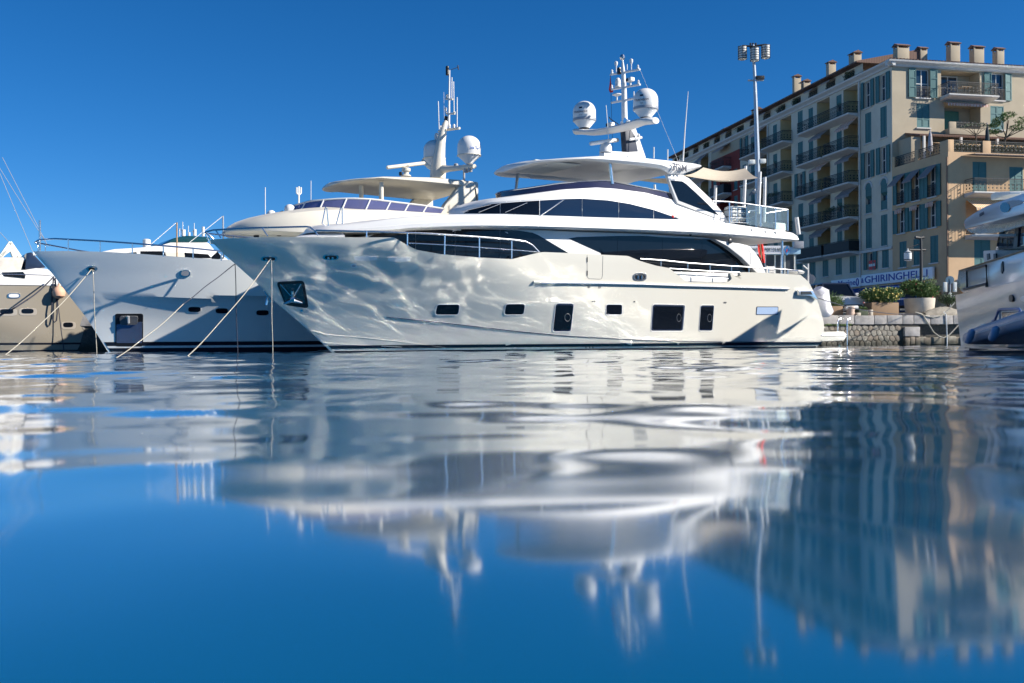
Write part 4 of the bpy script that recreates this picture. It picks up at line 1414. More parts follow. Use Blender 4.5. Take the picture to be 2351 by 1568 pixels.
for a, b in (((-60, 560), (92, 340)), ((92, 340), (175, 460)), ((-10, 470), (100, 385)), ((100, 385), (130, 462))):
    p0_, p1_ = Y3.pt(A_(a)[0], .5), Y3.pt(A_(b)[0], .5)
    dr_ = (p1_ - p0_)
    ax = dr_.normalized()
    sd = Y3.P
    cr_.box((p0_ + p1_) / 2, (dr_.length + .1, .3, .17), (ax, sd, ax.cross(sd)))
cr_.build('crane', FABRICW, yacht3, bevel=.02)
rail(Y3, A_((-100, 620), (0, 622), (230, 626), (450, 632), (490, 650)), (2.75,) * 5, .02, [((A_((a, 626))[0], 2.75), (A_((a + 60, 700))[0], 2.75)) for a in (-60, 5, 230, 440)], 'deck_rail', yacht3)
b0 = hb3(12, 2.0)
bo = thing('buoy_fender', 'orange round fender hanging from the taupe yacht rail', 'fender', Y3.pt(A_((535, 845))[0], b0 + .28))
cf_ = Y3.pt(A_((537, 792))[0], 3.25)
MB().lathe(cf_ - Z * .26, [(.02, 0), (.14, .02), (.25, .12), (.28, .27), (.24, .42), (.12, .53), (.05, .58), (.05, .66)], 20).build('ball', ORANGE, bo)
MB().tube([cf_ + Z * .38, cf_ + Z * .75], .015, 5).build('lanyard', ROPED, bo)

# ================================================================== white cruiser behind the grey yacht
Y4 = Boat(-26.5, 55.0, 33.0)
yacht4 = thing('motor_cruiser', 'white cruiser with wraparound teal windscreen and aerials, seen over the grey yacht bow', 'yacht', Y4.W(8, 0, 0))
mb, _, hb4, zt4 = hull_form(Y4, [(0, 2.6), (2.5, 0), (3, -1)], [(17, 3), (16.5, 0), (16.3, -1)], cvt([(-400, 640), (3000, 640)]), lambda z: 2.3, lambda z: 7.0, ncol=50, nrow=10)
mb.build('hull', GEL, yacht4, smooth=30, weld=True)
body = A_((930, 415), (1050, 392), (1190, 384), (1340, 374), (1490, 352), (1560, 332), (1900, 332), (1955, 395), (2100, 500), (2100, 640), (930, 640))
Y4.side(body, 1.9, 3.8, 'cabin', GEL, yacht4, bevel=.08)
for p in (((1130, 430), (1245, 420), (1250, 437), (1180, 437)), ((1283, 412), (1500, 412), (1515, 462), (1285, 445)), ((1685, 425), (1900, 440), (1930, 475), (1690, 475)), ((1930, 465), (1985, 415), (2040, 480), (1935, 490))):
    Y4.side(A_(*p), 1.92, .04, 'cabin_window', GLASSD, yacht4)
Y4.side(A_((1510, 418), (1682, 425), (1688, 475), (1520, 465)), 1.92, .04, 'cabin_panel', CREAM, yacht4)
Y4.side(A_((1515, 345), (1590, 292), (1700, 270), (1900, 282), (1925, 292), (1895, 330), (1600, 330)), 1.6, 3.2, 'flybridge_windscreen', GLASST, yacht4, bevel=.05)
for x, y0, y1, r in ((1675, 275, 215, .12), (1778, 272, 212, .10), (1855, 275, 190, .09), (1727, 272, 240, .07), (1668, 215, 145, .02), (1720, 245, 180, .02), (1773, 215, 155, .02), (1640, 275, 205, .025)):
    Y4.line(A_((x, y0), (x, y1)), 0, r, 'aerial_base' if r > .05 else 'aerial', GEL, yacht4, 8)
MB().tube([Y4.pt(p, 0) for p in A_((1630, 215), (1700, 225))], .02, 5).build('aerial_bracket', DKGREY, yacht4)
MB().tube([Y4.pt(p, 0) for p in A_((1750, 232), (1800, 228))], .02, 5).build('aerial_bracket', DKGREY, yacht4)
MB().lathe(Y4.pt(A_((1340, 380))[0], 1.0), [(.22, 0), (.22, .45), (.12, .5)], 16).build('deck_box', GEL, yacht4)
# masts of sailing boats out beyond the frame's edge show only as rigging wires
for k, (a, b) in enumerate((((0, 240), (200, 460)), ((115, -20), (300, 420)), ((200, -20), (430, 350)), ((250, 0), (440, 370)))):
    pa, pb = at_depth(A_(a)[0], 60), at_depth(A_(b)[0], 60)
    o = MB().tube([pa + (pa - pb) * 1.2, pb], .016, 5).build('rigging_wire', MIDGREY)
    tag(o, ('lowest thin rigging wire above the taupe yacht crane', 'steepest thin rigging wire ending at the grey yacht bow', 'thin rigging wire ending just above the grey yacht jack staff', 'thin rigging wire ending on the grey yacht bow rail')[k], 'wire', 'rigging wires beyond the taupe yacht')

# ================================================================== tall white yacht beside the quay with its tender
E0 = at_depth(E6((1060, 1000))[0], 42.0)
DV = V(.24, .97, 0).normalized()          # along the hull, away from the camera
SV = V(DV.y, -DV.x, 0)                    # across it, to starboard of the visible side
yacht5 = thing('quayside_yacht', 'big white yacht lying at the quay with curved overhang and reflective shaded side', 'yacht', E0 + SV * 3)


def y5(px, off=0.):
    return on_plane(px, E0 + SV * off, SV)


def y5side(px, off, thick, name, mat, parent, **k):
    return MB().prism([y5(p, off) for p in px], SV * thick).build(name, mat, parent, **k)


WHULL = pm('hull_white_gloss', (.78, .79, .77), .10, coat=.8, var=.05, scale=.7)
# hull: lofted from pixel rows with tumblehome toward the water
rowsp = []
for f0, off in ((0.0, .55), (.25, .28), (.5, .08), (.72, .0), (1.0, -.10)):
    row = []
    for x in np.linspace(0, 1, 26):
        X = lerp(1045, 2600, x ** 1.3)
        ytop = np.interp(X, [1040, 1130, 1330, 1640, 1882, 2600], [772, 752, 690, 640, 592, 440])
        ybot = 1400
        xx = X + (1 - f0) * (70 if x < .02 else 70 * max(0, 1 - x * 3))
        row.append(y5(E6((xx, lerp(ybot, ytop, f0)))[0], off))
    rowsp.append(row)
hm = MB().grid(rowsp)
n_ = len(rowsp[0])
back = [[p + SV * 6 for p in r] for r in rowsp]
hm.grid(back)
hm.grid([[r[0], b_[0]] for r, b_ in zip(rowsp, back)])
hm.grid([[p, q_] for p, q_ in zip(rowsp[-1], back[-1])])
hm.build('hull', WHULL, yacht5, smooth=40)
y5side(E6((1060, 664), (1085, 466), (1882, 226), (2600, 10), (2600, 455), (1882, 598), (1330, 694), (1135, 744)), .04, 5.8, 'bulwark', WHULL, yacht5, bevel=.03)
y5side(E6((1082, 468), (1882, 216), (2600, -8), (2600, 8), (1882, 232), (1085, 480)), -.02, 5.9, 'cap_rail', TEAK, yacht5, bevel=.01)
fr = MB()
fr.tube([y5(p, .0) for p in E6((1150, 702), (1190, 690), (1185, 472), (1420, 408), (1432, 628), (1200, 690))], .035, 6)
fr.tube([y5(p, -.01) for p in E6((1150, 700), (1425, 632), (1432, 685))], .05, 6)
fr.build('gate_frame', BLACK, yacht5)
y5side(E6((1600, 390), (1618, 360), (1625, 470), (1610, 510), (1598, 490)), .0, .04, 'bulwark_slot', BLACK, yacht5)
y5side(E6(*oval(1718, 810, 24, 46, 18)), -.08, .1, 'porthole', BLACK, yacht5)
y5side(E6(*oval(1905, 815, 70, 40, 18)), -.1, .1, 'hull_badge', GEL, yacht5)
y5side(E6((1382, 230), (1530, 222), (1535, 330), (1390, 370)), .6, 3.5, 'deck_locker', GEL, yacht5, bevel=.05)
for x in (1445, 1525):
    y5side(E6((x - 18, 268), (x + 14, 262), (x + 20, 330), (x - 15, 345)), .57, .05, 'locker_opening', BLACK, yacht5, bevel=.005)
y5side(N4((1890, 1262), (2195, 1182), (2900, 980), (2900, 1250), (2195, 1425), (1845, 1490)), .9, 4.2, 'saloon_glass', GLASSB, yacht5, bevel=.02)
y5side(N4((2085, 1215), (2130, 1205), (2112, 1440), (2062, 1452)), .86, .06, 'saloon_pillar', BLACK, yacht5)
y5side(N4((1560, 1290), (1890, 1285), (1890, 1312), (1565, 1312)), .3, 5.0, 'aft_deck_edge', GEL, yacht5, bevel=.01)
ov = MB()
prof = N4((1462, 1142), (1466, 1112), (1490, 1088), (1560, 1040), (1650, 985), (1740, 935), (1900, 880), (2195, 780), (2600, 640), (2900, 560), (2900, 860), (2600, 940), (2195, 1035), (1700, 1160), (1480, 1222), (1466, 1190))
OV = pm('overhang_white', (.74, .76, .80), .15, coat=.4)
ovo = ov.prism([y5(p, -.3) for p in prof], SV * 6).build('flybridge_overhang', OV, yacht5, bevel=.06)
y5side(N4(*oval(1962, 958, 60, 62, 22)), -.33, .06, 'overhang_port', GLASSD, ovo)
y5side(N4((1985, 890), (2060, 868), (2140, 872), (2185, 890), (2150, 920), (2060, 950), (2010, 975)), -.32, .04, 'overhang_scoop', MIDGREY, ovo)
p_ = y5(N4((1680, 1040))[0], -.33)
lettering('PERSHING', .16, p_, -DV, Z + DV * -.0, INK, ovo)
y5side(N4((1495, 1225), (1700, 1165), (1900, 1115), (2195, 1040), (2195, 1180), (1890, 1262), (1640, 1282), (1540, 1262)), .5, .05, 'clear_cover', pm('clear_vinyl', (.55, .53, .45), .12, trans=.5, bump=.8, bscale=5), yacht5)
y5side(N4((1785, 800), (1840, 770), (2015, 765), (2020, 800), (1900, 835), (1790, 870)), 1.2, 2.0, 'folded_cover', FABRICW, yacht5, bevel=.05)

# rubber boat alongside
td = thing('inflatable_dinghy', 'grey inflatable dinghy with blue fenders lying alongside the quayside yacht', 'dinghy', y5(E6((1500, 1300))[0], -1.2))


def dn(px, off=-1.2):
    return y5(px, off)


RUB = pm('hypalon_grey', (.16, .18, .22), .45, var=.1)
RUBL = pm('hypalon_blue', (.30, .34, .42), .45, var=.1)
BLUEF = pm('fender_blue', (.20, .29, .42), .4, var=.1)
for off in (-2.3, -.5):
    MB().tube([y5(p, off + .0) for p in E6((1175, 1325), (1205, 1290), (1300, 1255), (1500, 1195), (1700, 1130), (1882, 1072), (2200, 970), (2500, 880))], [.07, .15, .19, .20, .20, .20, .20, .20], 14).build('side_tube', RUBL if off < -1 else RUB, td, smooth=60)
bt = [E6(p)[0] for p in ((1195, 1330), (1500, 1240), (1882, 1130), (2500, 940))]
bb = [E6(p)[0] for p in ((1215, 1372), (1500, 1372), (1882, 1372), (2500, 1372))]
MB().grid([[y5(a, -2.35), y5(b, -1.7), y5(b, -1.1), y5(a, -.45)] for a, b in zip(bt, bb)]).build('rigid_bottom', RUB, td)
for c in ((1225, 1270), (1520, 1235)):
    pts_ = [y5(E6((c[0] + dx, c[1] + dy))[0], -2.65) for dx, dy in ((28, -75), (20, -50), (0, 10), (-28, 60), (-40, 80))]
    MB().tube(pts_, [.04, .09, .10, .09, .04], 12).build('fender', BLUEF, td, smooth=60)
MB().tube([y5(p, -1.9) for p in E6((1500, 1085), (1530, 1070), (1570, 960), (1590, 945), (1820, 940), (1838, 965), (1845, 1030))], .035, 8).build('console_arch', pm('arch_blue', (.05, .11, .28), .3), td)
MB().tube([y5(p, -1.3) for p in E6((1590, 1110), (1588, 975), (1605, 952), (1825, 945), (1845, 1020))], .03, 8).build('console_arch', MIDGREY, td)
y5side(E6((1600, 975), (1815, 965), (1840, 1020), (1620, 1090)), -1.6, .9, 'console', NAVY, td, bevel=.05)
y5side(E6((1300, 1190), (1335, 1150), (1372, 1122), (1420, 1125), (1435, 1150), (1410, 1185), (1300, 1205)), -1.9, .8, 'white_cover', FABRICW, td, bevel=.08)
y5side(E6((1435, 1110), (1500, 1085), (1560, 1085), (1580, 1120), (1440, 1170)), -1.9, .9, 'seat', RUBL, td, bevel=.06)
MB().tube([y5(p, -2.58) for p in E6((1210, 1268), (1400, 1210), (1700, 1115), (1882, 1060))], .012, 5).build('grab_line', GEL, td)

# ================================================================== quay
QS, GZ = 29.7, 1.62
QA = V(.979, .203, 0).normalized()        # along the quay edge
QI = V(-.203, .979, 0).normalized()       # inland
YQ = Boat(0, 0, 0)                        # the quay's own frame
YQ.A, YQ.P = QI, QA
YQ.O = V(11.5, 51.2, 0) - QI * QS


def q(b, i, z):
    return YQ.W(QS + i, b, z)


STONE = pm('limestone', (.27, .245, .20), .85, var=.35, scale=4, bump=.7, bscale=22)
STONEB = pm('limestone_warm', (.25, .205, .155), .85, var=.4, scale=5, bump=.7, bscale=18)
GROUT = pm('dark_mortar', (.075, .07, .06), .95, var=.4, scale=9, bump=.8)
COPE = pm('coping_concrete', (.34, .32, .30), .85, var=.3, scale=3, bump=.5, bscale=25)


def tide_mark(m, z0, z1):
    """green brown weed and wet staining up to the high water line"""
    nt = m.node_tree
    b = nt.nodes['Principled BSDF']
    src = b.inputs['Base Color'].links[0].from_socket
    geo = nt.nodes.new('ShaderNodeNewGeometry')
    sx = nt.nodes.new('ShaderNodeSeparateXYZ')
    nt.links.new(geo.outputs['Position'], sx.inputs[0])
    nz = nt.nodes.new('ShaderNodeTexNoise')
    nz.inputs['Scale'].default_value = 2.5
    nz.inputs['Detail'].default_value = 5
    nt.links.new(geo.outputs['Position'], nz.inputs['Vector'])
    ad = nt.nodes.new('ShaderNodeMath')
    ad.operation = 'MULTIPLY_ADD'
    ad.inputs[1].default_value = -.6
    nt.links.new(nz.outputs['Fac'], ad.inputs[0])
    nt.links.new(sx.outputs['Z'], ad.inputs[2])
    mr_ = nt.nodes.new('ShaderNodeMapRange')
    mr_.inputs['From Min'].default_value = z0 - .3
    mr_.inputs['From Max'].default_value = z1 - .3
    mr_.inputs['To Min'].default_value = .85
    mr_.inputs['To Max'].default_value = 0
    nt.links.new(ad.outputs[0], mr_.inputs['Value'])
    mx = nt.nodes.new('ShaderNodeMix')
    mx.data_type = 'RGBA'
    nt.links.new(mr_.outputs[0], mx.inputs[0])
    nt.links.new(src, mx.inputs[6])
    mx.inputs[7].default_value = (.022, .024, .014, 1)
    nt.links.new(mx.outputs[2], b.inputs['Base Color'])


for m_ in (STONE, STONEB, GROUT):
    tide_mark(m_, .12, .5)
PAVE = pm('paving', (.30, .28, .25), .9, var=.2, scale=2, bump=.3)
ASPH = pm('asphalt', (.05, .05, .052), .9, var=.25, scale=8, bump=.4, bscale=60)
# land: quay apron, road and the ground running to the horizon
land = MB()
land.add([q(-90, .9, GZ - .02), q(60, .9, GZ - .02), q(60, 420, GZ - .02), q(-90, 420, GZ - .02)], [(0, 1, 2, 3)])
tag(land.build('ground', PAVE), kind='structure')
rd_ = MB().add([q(-80, 9, GZ - .015), q(55, 9, GZ - .015), q(55, 19, GZ - .015), q(-80, 19, GZ - .015)], [(0, 1, 2, 3)])
tag(rd_.build('road', ASPH), kind='structure')
bR0 = YQ.at_s(E6((600, 1200))[0], QS)[0]
wallq = thing('quay_wall', 'rough stone quay wall with concrete coping behind the yachts', 'wall', q(5, 0, 0))
MB().prism([q(-60, 0, z) if False else q(-60, i, z) for i, z in ((.0, -1.2), (.0, 1.14), (1.0, 1.14), (1.0, -1.2))], QA * (60 + bR0)).build('wall_core', GROUT, wallq)
MB().prism([q(bR0, i, z) for i, z in ((.35, -1.2), (.35, 1.14), (1.2, 1.14), (1.2, -1.2))], QA * 30).build('wall_core', GROUT, wallq)
rng = random.Random(5)
seams = [-60, -40, -20, -8, .5] + [YQ.at_s(p, QS)[0] for p in E5((1110, 1060), (1300, 1060)) + E6((50, 1050), (205, 1050), (395, 1050), (530, 1050), (735, 1050), (1010, 1050))] + [14.5, 16, 18, 24, 30]
for a, b in zip(seams, seams[1:]):
    dz = rng.uniform(-.008, .008)
    c = q((a + b) / 2, .62, (1.15 + GZ) / 2 + dz)
    MB().box(c, (b - a - .03, 1.4, GZ - 1.15), (QA, QI, Z)).build('coping_stone', COPE, wallq, bevel=.025)
# rounded field stones in the wall face
bL, bR = YQ.at_s(E5((930, 1200))[0], QS)[0], YQ.at_s(E6((392, 1200))[0], QS)[0]
hr_ = .185
jit = {}


def hexv(x, z):
    k = (round(x, 2), round(z, 2))
    if k not in jit:
        jit[k] = (rng.uniform(-.045, .045), rng.uniform(-.04, .04))
    return x + jit[k][0], max(-.15, min(1.11, z + jit[k][1]))


for r_ in range(-1, 5):
    for c_ in range(int((bR - bL) / (hr_ * 1.732)) + 1):
        cx_ = bL + (c_ + (.5 if r_ % 2 else 0)) * hr_ * 1.732
        cz_ = .12 + r_ * hr_ * 1.5
        pts = [hexv(cx_ + hr_ * math.sin(math.pi / 3 * k), cz_ + hr_ * math.cos(math.pi / 3 * k)) for k in range(6)]
        if max(p[0] for p in pts) > bR + .05 or max(p[1] for p in pts) - min(p[1] for p in pts) < .12:
            continue
        mx, mz = sum(p[0] for p in pts) / 6, sum(p[1] for p in pts) / 6
        pts = [(p[0] - mx, p[1] - mz) for p in pts]
        fo = rng.uniform(-.012, .012)
        m_ = MB()
        rws = [[q(mx + x * sc_, o_ + fo, mz + z * sc_) for x, z in pts] for sc_, o_ in ((.93, .03), (.93, -.012), (.84, -.034), (.5, -.042))]
        m_.grid(rws, closeu=True)
        m_.f.append(tuple(len(m_.v) - 6 + k for k in range(6)))
        m_.build('stone', STONE if rng.random() < .6 else STONEB, wallq, smooth=45)
# block pier and broken rubble beyond it
bl2 = [YQ.at_s(p, QS)[0] for p in E6((405, 1200), (600, 1200), (1080, 1200))]
MB().box(q((bl2[0] + bl2[1]) / 2, -.02, .75), (bl2[1] - bl2[0] - .05, .3, .5), (QA, QI, Z)).build('pier_block', COPE, wallq, bevel=.03)
for k in range(3):
    w_ = (bl2[1] - bl2[0]) / 2.6
    MB().box(q(bl2[0] + .18 + k * w_ * .85, -.04, .22 + .05 * (k % 2)), (w_ * .8, .28, .42), (QA, QI, Z)).build('pier_block', STONEB, wallq, bevel=.06)
for k in range(7):
    x_ = lerp(bl2[1] + .3, bl2[2] + .6, k / 6)
    MB().box(q(x_, .30 + .1 * rng.random(), .22 + .06 * rng.random()), (.62, .3, .36 + .1 * rng.random()), (QA, QI, Z)).build('ledge_block', STONEB if k % 2 else STONE, wallq, bevel=.05)
moss = MB()
for k in range(260):
    x_ = rng.uniform(bL, bL + 1.6)
    p_ = q(x_, -.06 - .04 * rng.random(), 1.13 + rng.uniform(-.06, .03))
    d_ = V(rng.uniform(-1, 1), rng.uniform(-1, 1), rng.uniform(-.5, 1)).normalized() * .05
    e_ = d_.orthogonal().normalized() * .02
    moss.add([p_, p_ + d_ + e_, p_ + d_ * 1.3, p_ + d_ - e_], [(0, 1, 2, 3)])
LEAF = pm('leaf_green', (.10, .17, .04), .6, var=.4, scale=3)
tag(moss.build('weeds', LEAF, smooth=0, recalc=False), 'green weeds growing from the wall joint under the coping', kind='stuff')

# ------------------------------------------------------------------ street furniture and planting
def base_at(px, i):
    """the point of the quay surface that lies behind the picture point px, i metres inland of the edge"""
    b, z = YQ.at_s(px, QS + i)
    return b


def leafy(mb, c, rx, ry, rz, n, size, rg, flowers=None, fn=0, hollow=.5):
    for k in range(n):
        while True:
            v = V(rg.uniform(-1, 1), rg.uniform(-1, 1), rg.uniform(-1, 1))
            if hollow < v.length < 1 or (v.length < 1 and rg.random() < .35):
                break
        p = c + V(v.x * rx, v.y * ry, v.z * rz)
        d = V(rg.gauss(0, .5) + v.x * .6, rg.gauss(0, .5) + v.y * .6, rg.uniform(.1, 1.0)).normalized()
        s_ = d.orthogonal().normalized()
        s_ = (s_ * math.cos(k) + d.cross(s_) * math.sin(k)).normalized()
        L = size * rg.uniform(.7, 1.4)
        mb.add([p, p + d * L * .5 + s_ * L * .14, p + d * L, p + d * L * .5 - s_ * L * .14], [(0, 1, 2, 3)])
    if flowers is not None:
        for k in range(fn):
            v = V(rg.gauss(0, 1), rg.gauss(0, 1), rg.gauss(.5, .8)).normalized()
            p = c + V(v.x * rx, v.y * ry, v.z * rz) * rg.uniform(.88, 1.06)
            for j in range(4):
                d = V(rg.uniform(-1, 1), rg.uniform(-1, 1), rg.uniform(-1, 1)).normalized()
                e = d.orthogonal().normalized()
                r_ = rg.uniform(.025, .05)
                flowers.add([p - d * r_ - e * r_, p + d * r_ - e * r_, p + d * r_ + e * r_, p - d * r_ + e * r_], [(0, 1, 2, 3)])


YELLOWF = pm('flower_yellow', (.75, .62, .22), .7, var=.2)
PINKF = pm('flower_pink', (.70, .06, .16), .7, var=.2)
BARK = pm('bark', (.10, .075, .05), .9, var=.3, bump=.5)
LEAFD = pm('leaf_dark', (.045, .085, .03), .55, var=.4, scale=3)
WICKER = stripes('wicker', (.30, .20, .12), (.20, .13, .075), 26, 'Z', .8)
TUB = pm('cream_tub', (.52, .46, .37), .75, var=.15, bump=.2)
SOIL = pm('soil', (.05, .035, .025), .95, var=.3)


def shrub(name, label, c, rx, ry, rz, n, size, seed, leaf, fmat=None, fn=0):
    rg = random.Random(seed)
    t = thing(name, label, 'shrub', c - Z * rz)
    m_, f_ = MB(), MB()
    for k in range(6):
        a = 2 * math.pi * k / 6
        cc = c + V(math.cos(a) * rx * .45, math.sin(a) * ry * .45, rg.uniform(-.25, .25) * rz)
        leafy(m_, cc, rx * .62, ry * .62, rz * rg.uniform(.55, .85), n // 6, size, rg, f_ if fmat else None, fn // 6)
    for k in range(26):                                   # loose sprays that break the outline
        a, e = rg.uniform(0, 6.28), rg.uniform(.1, 1.3)
        d = V(math.cos(a) * math.cos(e), math.sin(a) * math.cos(e), math.sin(e))
        p0 = c + V(d.x * rx * .8, d.y * ry * .8, d.z * rz * .8)
        L = rg.uniform(.15, .42) * (rz / .5)
        for j in range(9):
            p = p0 + d * (L * j / 8) - Z * (.04 * (j / 8) ** 2)
            s_ = (d.orthogonal() * math.cos(j * 2.4) + d.cross(d.orthogonal()) * math.sin(j * 2.4)).normalized()
            w_ = s_.cross(d).normalized()
            l_ = size * rg.uniform(.8, 1.2)
            t_ = (s_ + d * .8).normalized()
            m_.add([p, p + t_ * l_ * .5 + w_ * l_ * .13, p + t_ * l_, p + t_ * l_ * .5 - w_ * l_ * .13], [(0, 1, 2, 3)])
    m_.build('foliage', leaf, t, smooth=0, recalc=False)
    if fmat:
        f_.build('blossom', fmat, t, smooth=0, recalc=False)
    for k in range(5):
        a = rg.uniform(0, 6.28)
        MB().tube([c - Z * rz * 1.15, c - Z * rz * .4 + V(math.cos(a) * rx * .2, math.sin(a) * ry * .2, 0), c + V(math.cos(a) * rx * .5, math.sin(a) * ry * .5, rz * .3)], [.03, .02, .01], 5).build('stem', BARK, t)
    return t


def px_span(f, x0, x1, y, i):
    p0, p1 = YQ.ps(f((x0, y))[0], QS + i), YQ.ps(f((x1, y))[0], QS + i)
    return p0, p1


def box_planter(f, x0, x1, ytop, i, label, mat, depth=.8):
    p0, p1 = px_span(f, x0, x1, ytop, i)
    zt = (p0.z + p1.z) / 2
    w_ = (p1 - p0).length
    c = (p0 + p1) / 2 + QI * depth / 2
    t = thing('planter', label, 'planter', V(c.x, c.y, GZ))
    MB().box(V(c.x, c.y, (GZ + zt) / 2), (w_, depth, zt - GZ), (QA, QI, Z)).build('box', mat, t, bevel=.02)
    MB().box(V(c.x, c.y, zt - .01), (w_ - .08, depth - .08, .05), (QA, QI, Z)).build('soil', SOIL, t)
    return V(c.x, c.y, zt), w_


c, w_ = box_planter(E5, 1005, 1172, 905, .9, 'woven brown planter between the wrapped gangway and the bollard', WICKER)
shrub('shrub', 'green shrub in the woven planter beside the bollard', c + Z * .28, .62, .45, .42, 2200, .10, 1, LEAF)
c, w_ = box_planter(E6, 28, 358, 862, 1.0, 'long woven brown planter under the yellow flowering shrub', WICKER)
shrub('oleander_bush', 'bushy oleander covered in pale yellow flowers', c + Z * .34, 1.12, .6, .48, 4200, .13, 2, LEAF, YELLOWF, 150)
c, w_ = box_planter(E5, 1366, 1492, 950, .9, 'low green planter box beside the bollard', pm('planter_green', (.06, .08, .05), .8, var=.2), .6)
shrub('ground_plant', 'low green plant in the small green planter box', c + Z * .05, .33, .25, .12, 500, .07, 9, LEAF)
p0, p1 = px_span(E6, 515, 836, 805, 1.1)
tc_ = (p0 + p1) / 2 + QI * .5
hh = p0.z - GZ + .0
rt = (p1 - p0).length / 2
t = thing('planter', 'large round cream tub with the pink flowering oleander', 'planter', V(tc_.x, tc_.y, GZ))
MB().lathe(V(tc_.x, tc_.y, GZ), [(rt * .86, 0), (rt * .9, .05), (rt, hh - .12), (rt * 1.0, hh), (rt * .93, hh), (rt * .92, hh - .08)], 32).build('tub', TUB, t)
MB().lathe(V(tc_.x, tc_.y, GZ + hh - .12), [(rt * .9, 0), (rt * .9, .04)], 28).build('soil', SOIL, t)
shrub('oleander_bush', 'tall leafy oleander with pink flowers in the round tub', V(tc_.x, tc_.y, GZ + hh + .48), 1.0, .8, .58, 4600, .15, 3, LEAF, PINKF, 40)
c0 = YQ.ps(E6((960, 840))[0], QS + 1.5)
shrub('shrub', 'dark green bush behind the round tub by the quayside yacht', V(c0.x, c0.y, c0.z), .5, .4, .35, 1200, .11, 4, LEAFD)
rk_ = MB()
b0_, b1_ = base_at(E6((655, 950))[0], .8), base_at(E6((1065, 950))[0], .8)
rows = []
for k in range(15):
    b = lerp(b0_, b1_, k / 14)
    hgt = .05 + .42 * math.sin(math.pi * min(1, k / 20 + .08)) + .04 * rng.random()
    rows.append([q(b, .55, GZ - .05), q(b, .58 + .05 * rng.random(), GZ + hgt * .7), q(b, .8, GZ + hgt), q(b, 1.4, GZ + hgt * .8), q(b, 1.6, GZ - .05)])
tag(rk_.grid(rows).build('rubble_mound', STONE, smooth=60), 'low mound of grey rubble on the quay edge beside the round tub', 'rubble')

# bollard, blocks
bp = base_at(E5((1262, 970))[0], .7)
bo = thing('mooring_bollard', 'stone mooring bollard with a white painted cross bar', 'bollard', q(bp, .7, GZ))
MB().lathe(q(bp, .7, GZ), [(.25, 0), (.24, .1), (.20, .2), (.22, .42), (.20, .50)], 16).build('post', pm('pink_stone', (.45, .34, .27), .8, var=.2), bo)
MB().tube([q(bp - .3, .7, GZ + .42), q(bp + .42, .7, GZ + .45)], .10, 12).build('cross_bar', GEL, bo)
for x0, x1, y0, lab in ((1330, 1374, 985, 'small cream concrete block on the quay edge beside the bollard'), (1490, 1522, 948, 'upright cream concrete block beside the green planter')):
    p0, p1 = px_span(E5, x0, x1, y0, .5)
    tag(MB().box(V((p0.x + p1.x) / 2, (p0.y + p1.y) / 2, (GZ + p0.z) / 2), ((p1 - p0).length, .25, max(.08, p0.z - GZ)), (QA, QI, Z)).build('concrete_block', TUB, bevel=.02), lab, 'block')

# barrier posts with tape
bt_ = thing('barrier_tape', 'two thin barrier posts with red and white tape behind the bollard', 'barrier', YQ.ps(E5((1320, 900))[0], QS + 3))
for x in (1312, 1330):
    p_ = YQ.ps(E5((x, 790))[0], QS + 3)
    MB().tube([V(p_.x, p_.y, GZ), p_], .025, 6).build('post', MIDGREY, bt_)
pa, pb = YQ.ps(E5((1332, 830))[0], QS + 3), YQ.ps(E5((1560, 910))[0], QS + 3)
MB().box((pa + pb) / 2, ((pb - pa).length, .01, .05), ((pb - pa).normalized(), QI, Z)).build('tape', stripes('tape_red_white', (.6, .05, .05), (.8, .8, .8), 3, 'X'), bt_)

# round sign and parking sign
rs = thing('round_sign', 'round grey traffic sign seen from behind near the yacht stern', 'sign', V(0, 0, 0))
p_ = YQ.ps(E5((770, 577))[0], QS + 4)
MB().lathe(p_, [(.28, 0), (.28, .02)], 24, -Y1.A + Y1.P * .5).build('disc', MIDGREY, rs)
MB().tube([V(p_.x, p_.y, GZ), p_ + Z * .3], .03, 8).build('pole', MIDGREY, rs)
rs.location = (p_.x, p_.y, GZ)
for ch in rs.children:
    ch.matrix_parent_inverse = Matrix.Translation((p_.x, p_.y, GZ)).inverted()
WM[rs.name] = Matrix.Translation((p_.x, p_.y, GZ))
pc = YQ.ps(E6((980, 640))[0], QS + 1.8)
sg = thing('parking_sign', 'grey service pillar with round topped sign between the tub and the quayside yacht', 'sign', V(pc.x, pc.y, GZ))
MB().tube([V(pc.x, pc.y, GZ), V(pc.x, pc.y, pc.z + .3)], .04, 8).build('pole', MIDGREY, sg)
MB().lathe(pc + Z * .25, [(.22, 0), (.22, .04)], 20, CAMP - pc).build('round_plate', FABRICW, sg)
for dx in (-.27, .27):
    MB().box(pc + V(dx, 0, -.15), (.2, .12, .55)).build('lamp_box', FABRICW, sg, bevel=.02)
MB().box(pc + V(0, .02, -.05), (.16, .1, .75)).build('centre_panel', DKGREY, sg, bevel=.02)
MB().box(pc + V(.0, 0, -.62), (.14, .1, .3)).build('lower_box', FABRICW, sg, bevel=.02)
MB().tube([pc + V(.05, 0, -.66), pc + V(.7, -.1, -.66)], .05, 8).build('service_pipe', MIDGREY, sg)

# short dark lamp post with a hanging lantern
lp = YQ.ps(E6((630, 640))[0], QS + 6)
la = thing('street_lamp', 'black lamp post with a single hanging white lantern', 'lamp', V(lp.x, lp.y, GZ))
IRON = pm('black_iron', (.018, .02, .022), .5, var=.2)


def lpp(x, y):
    return YQ.ps(E6((x, y))[0], QS + 6)


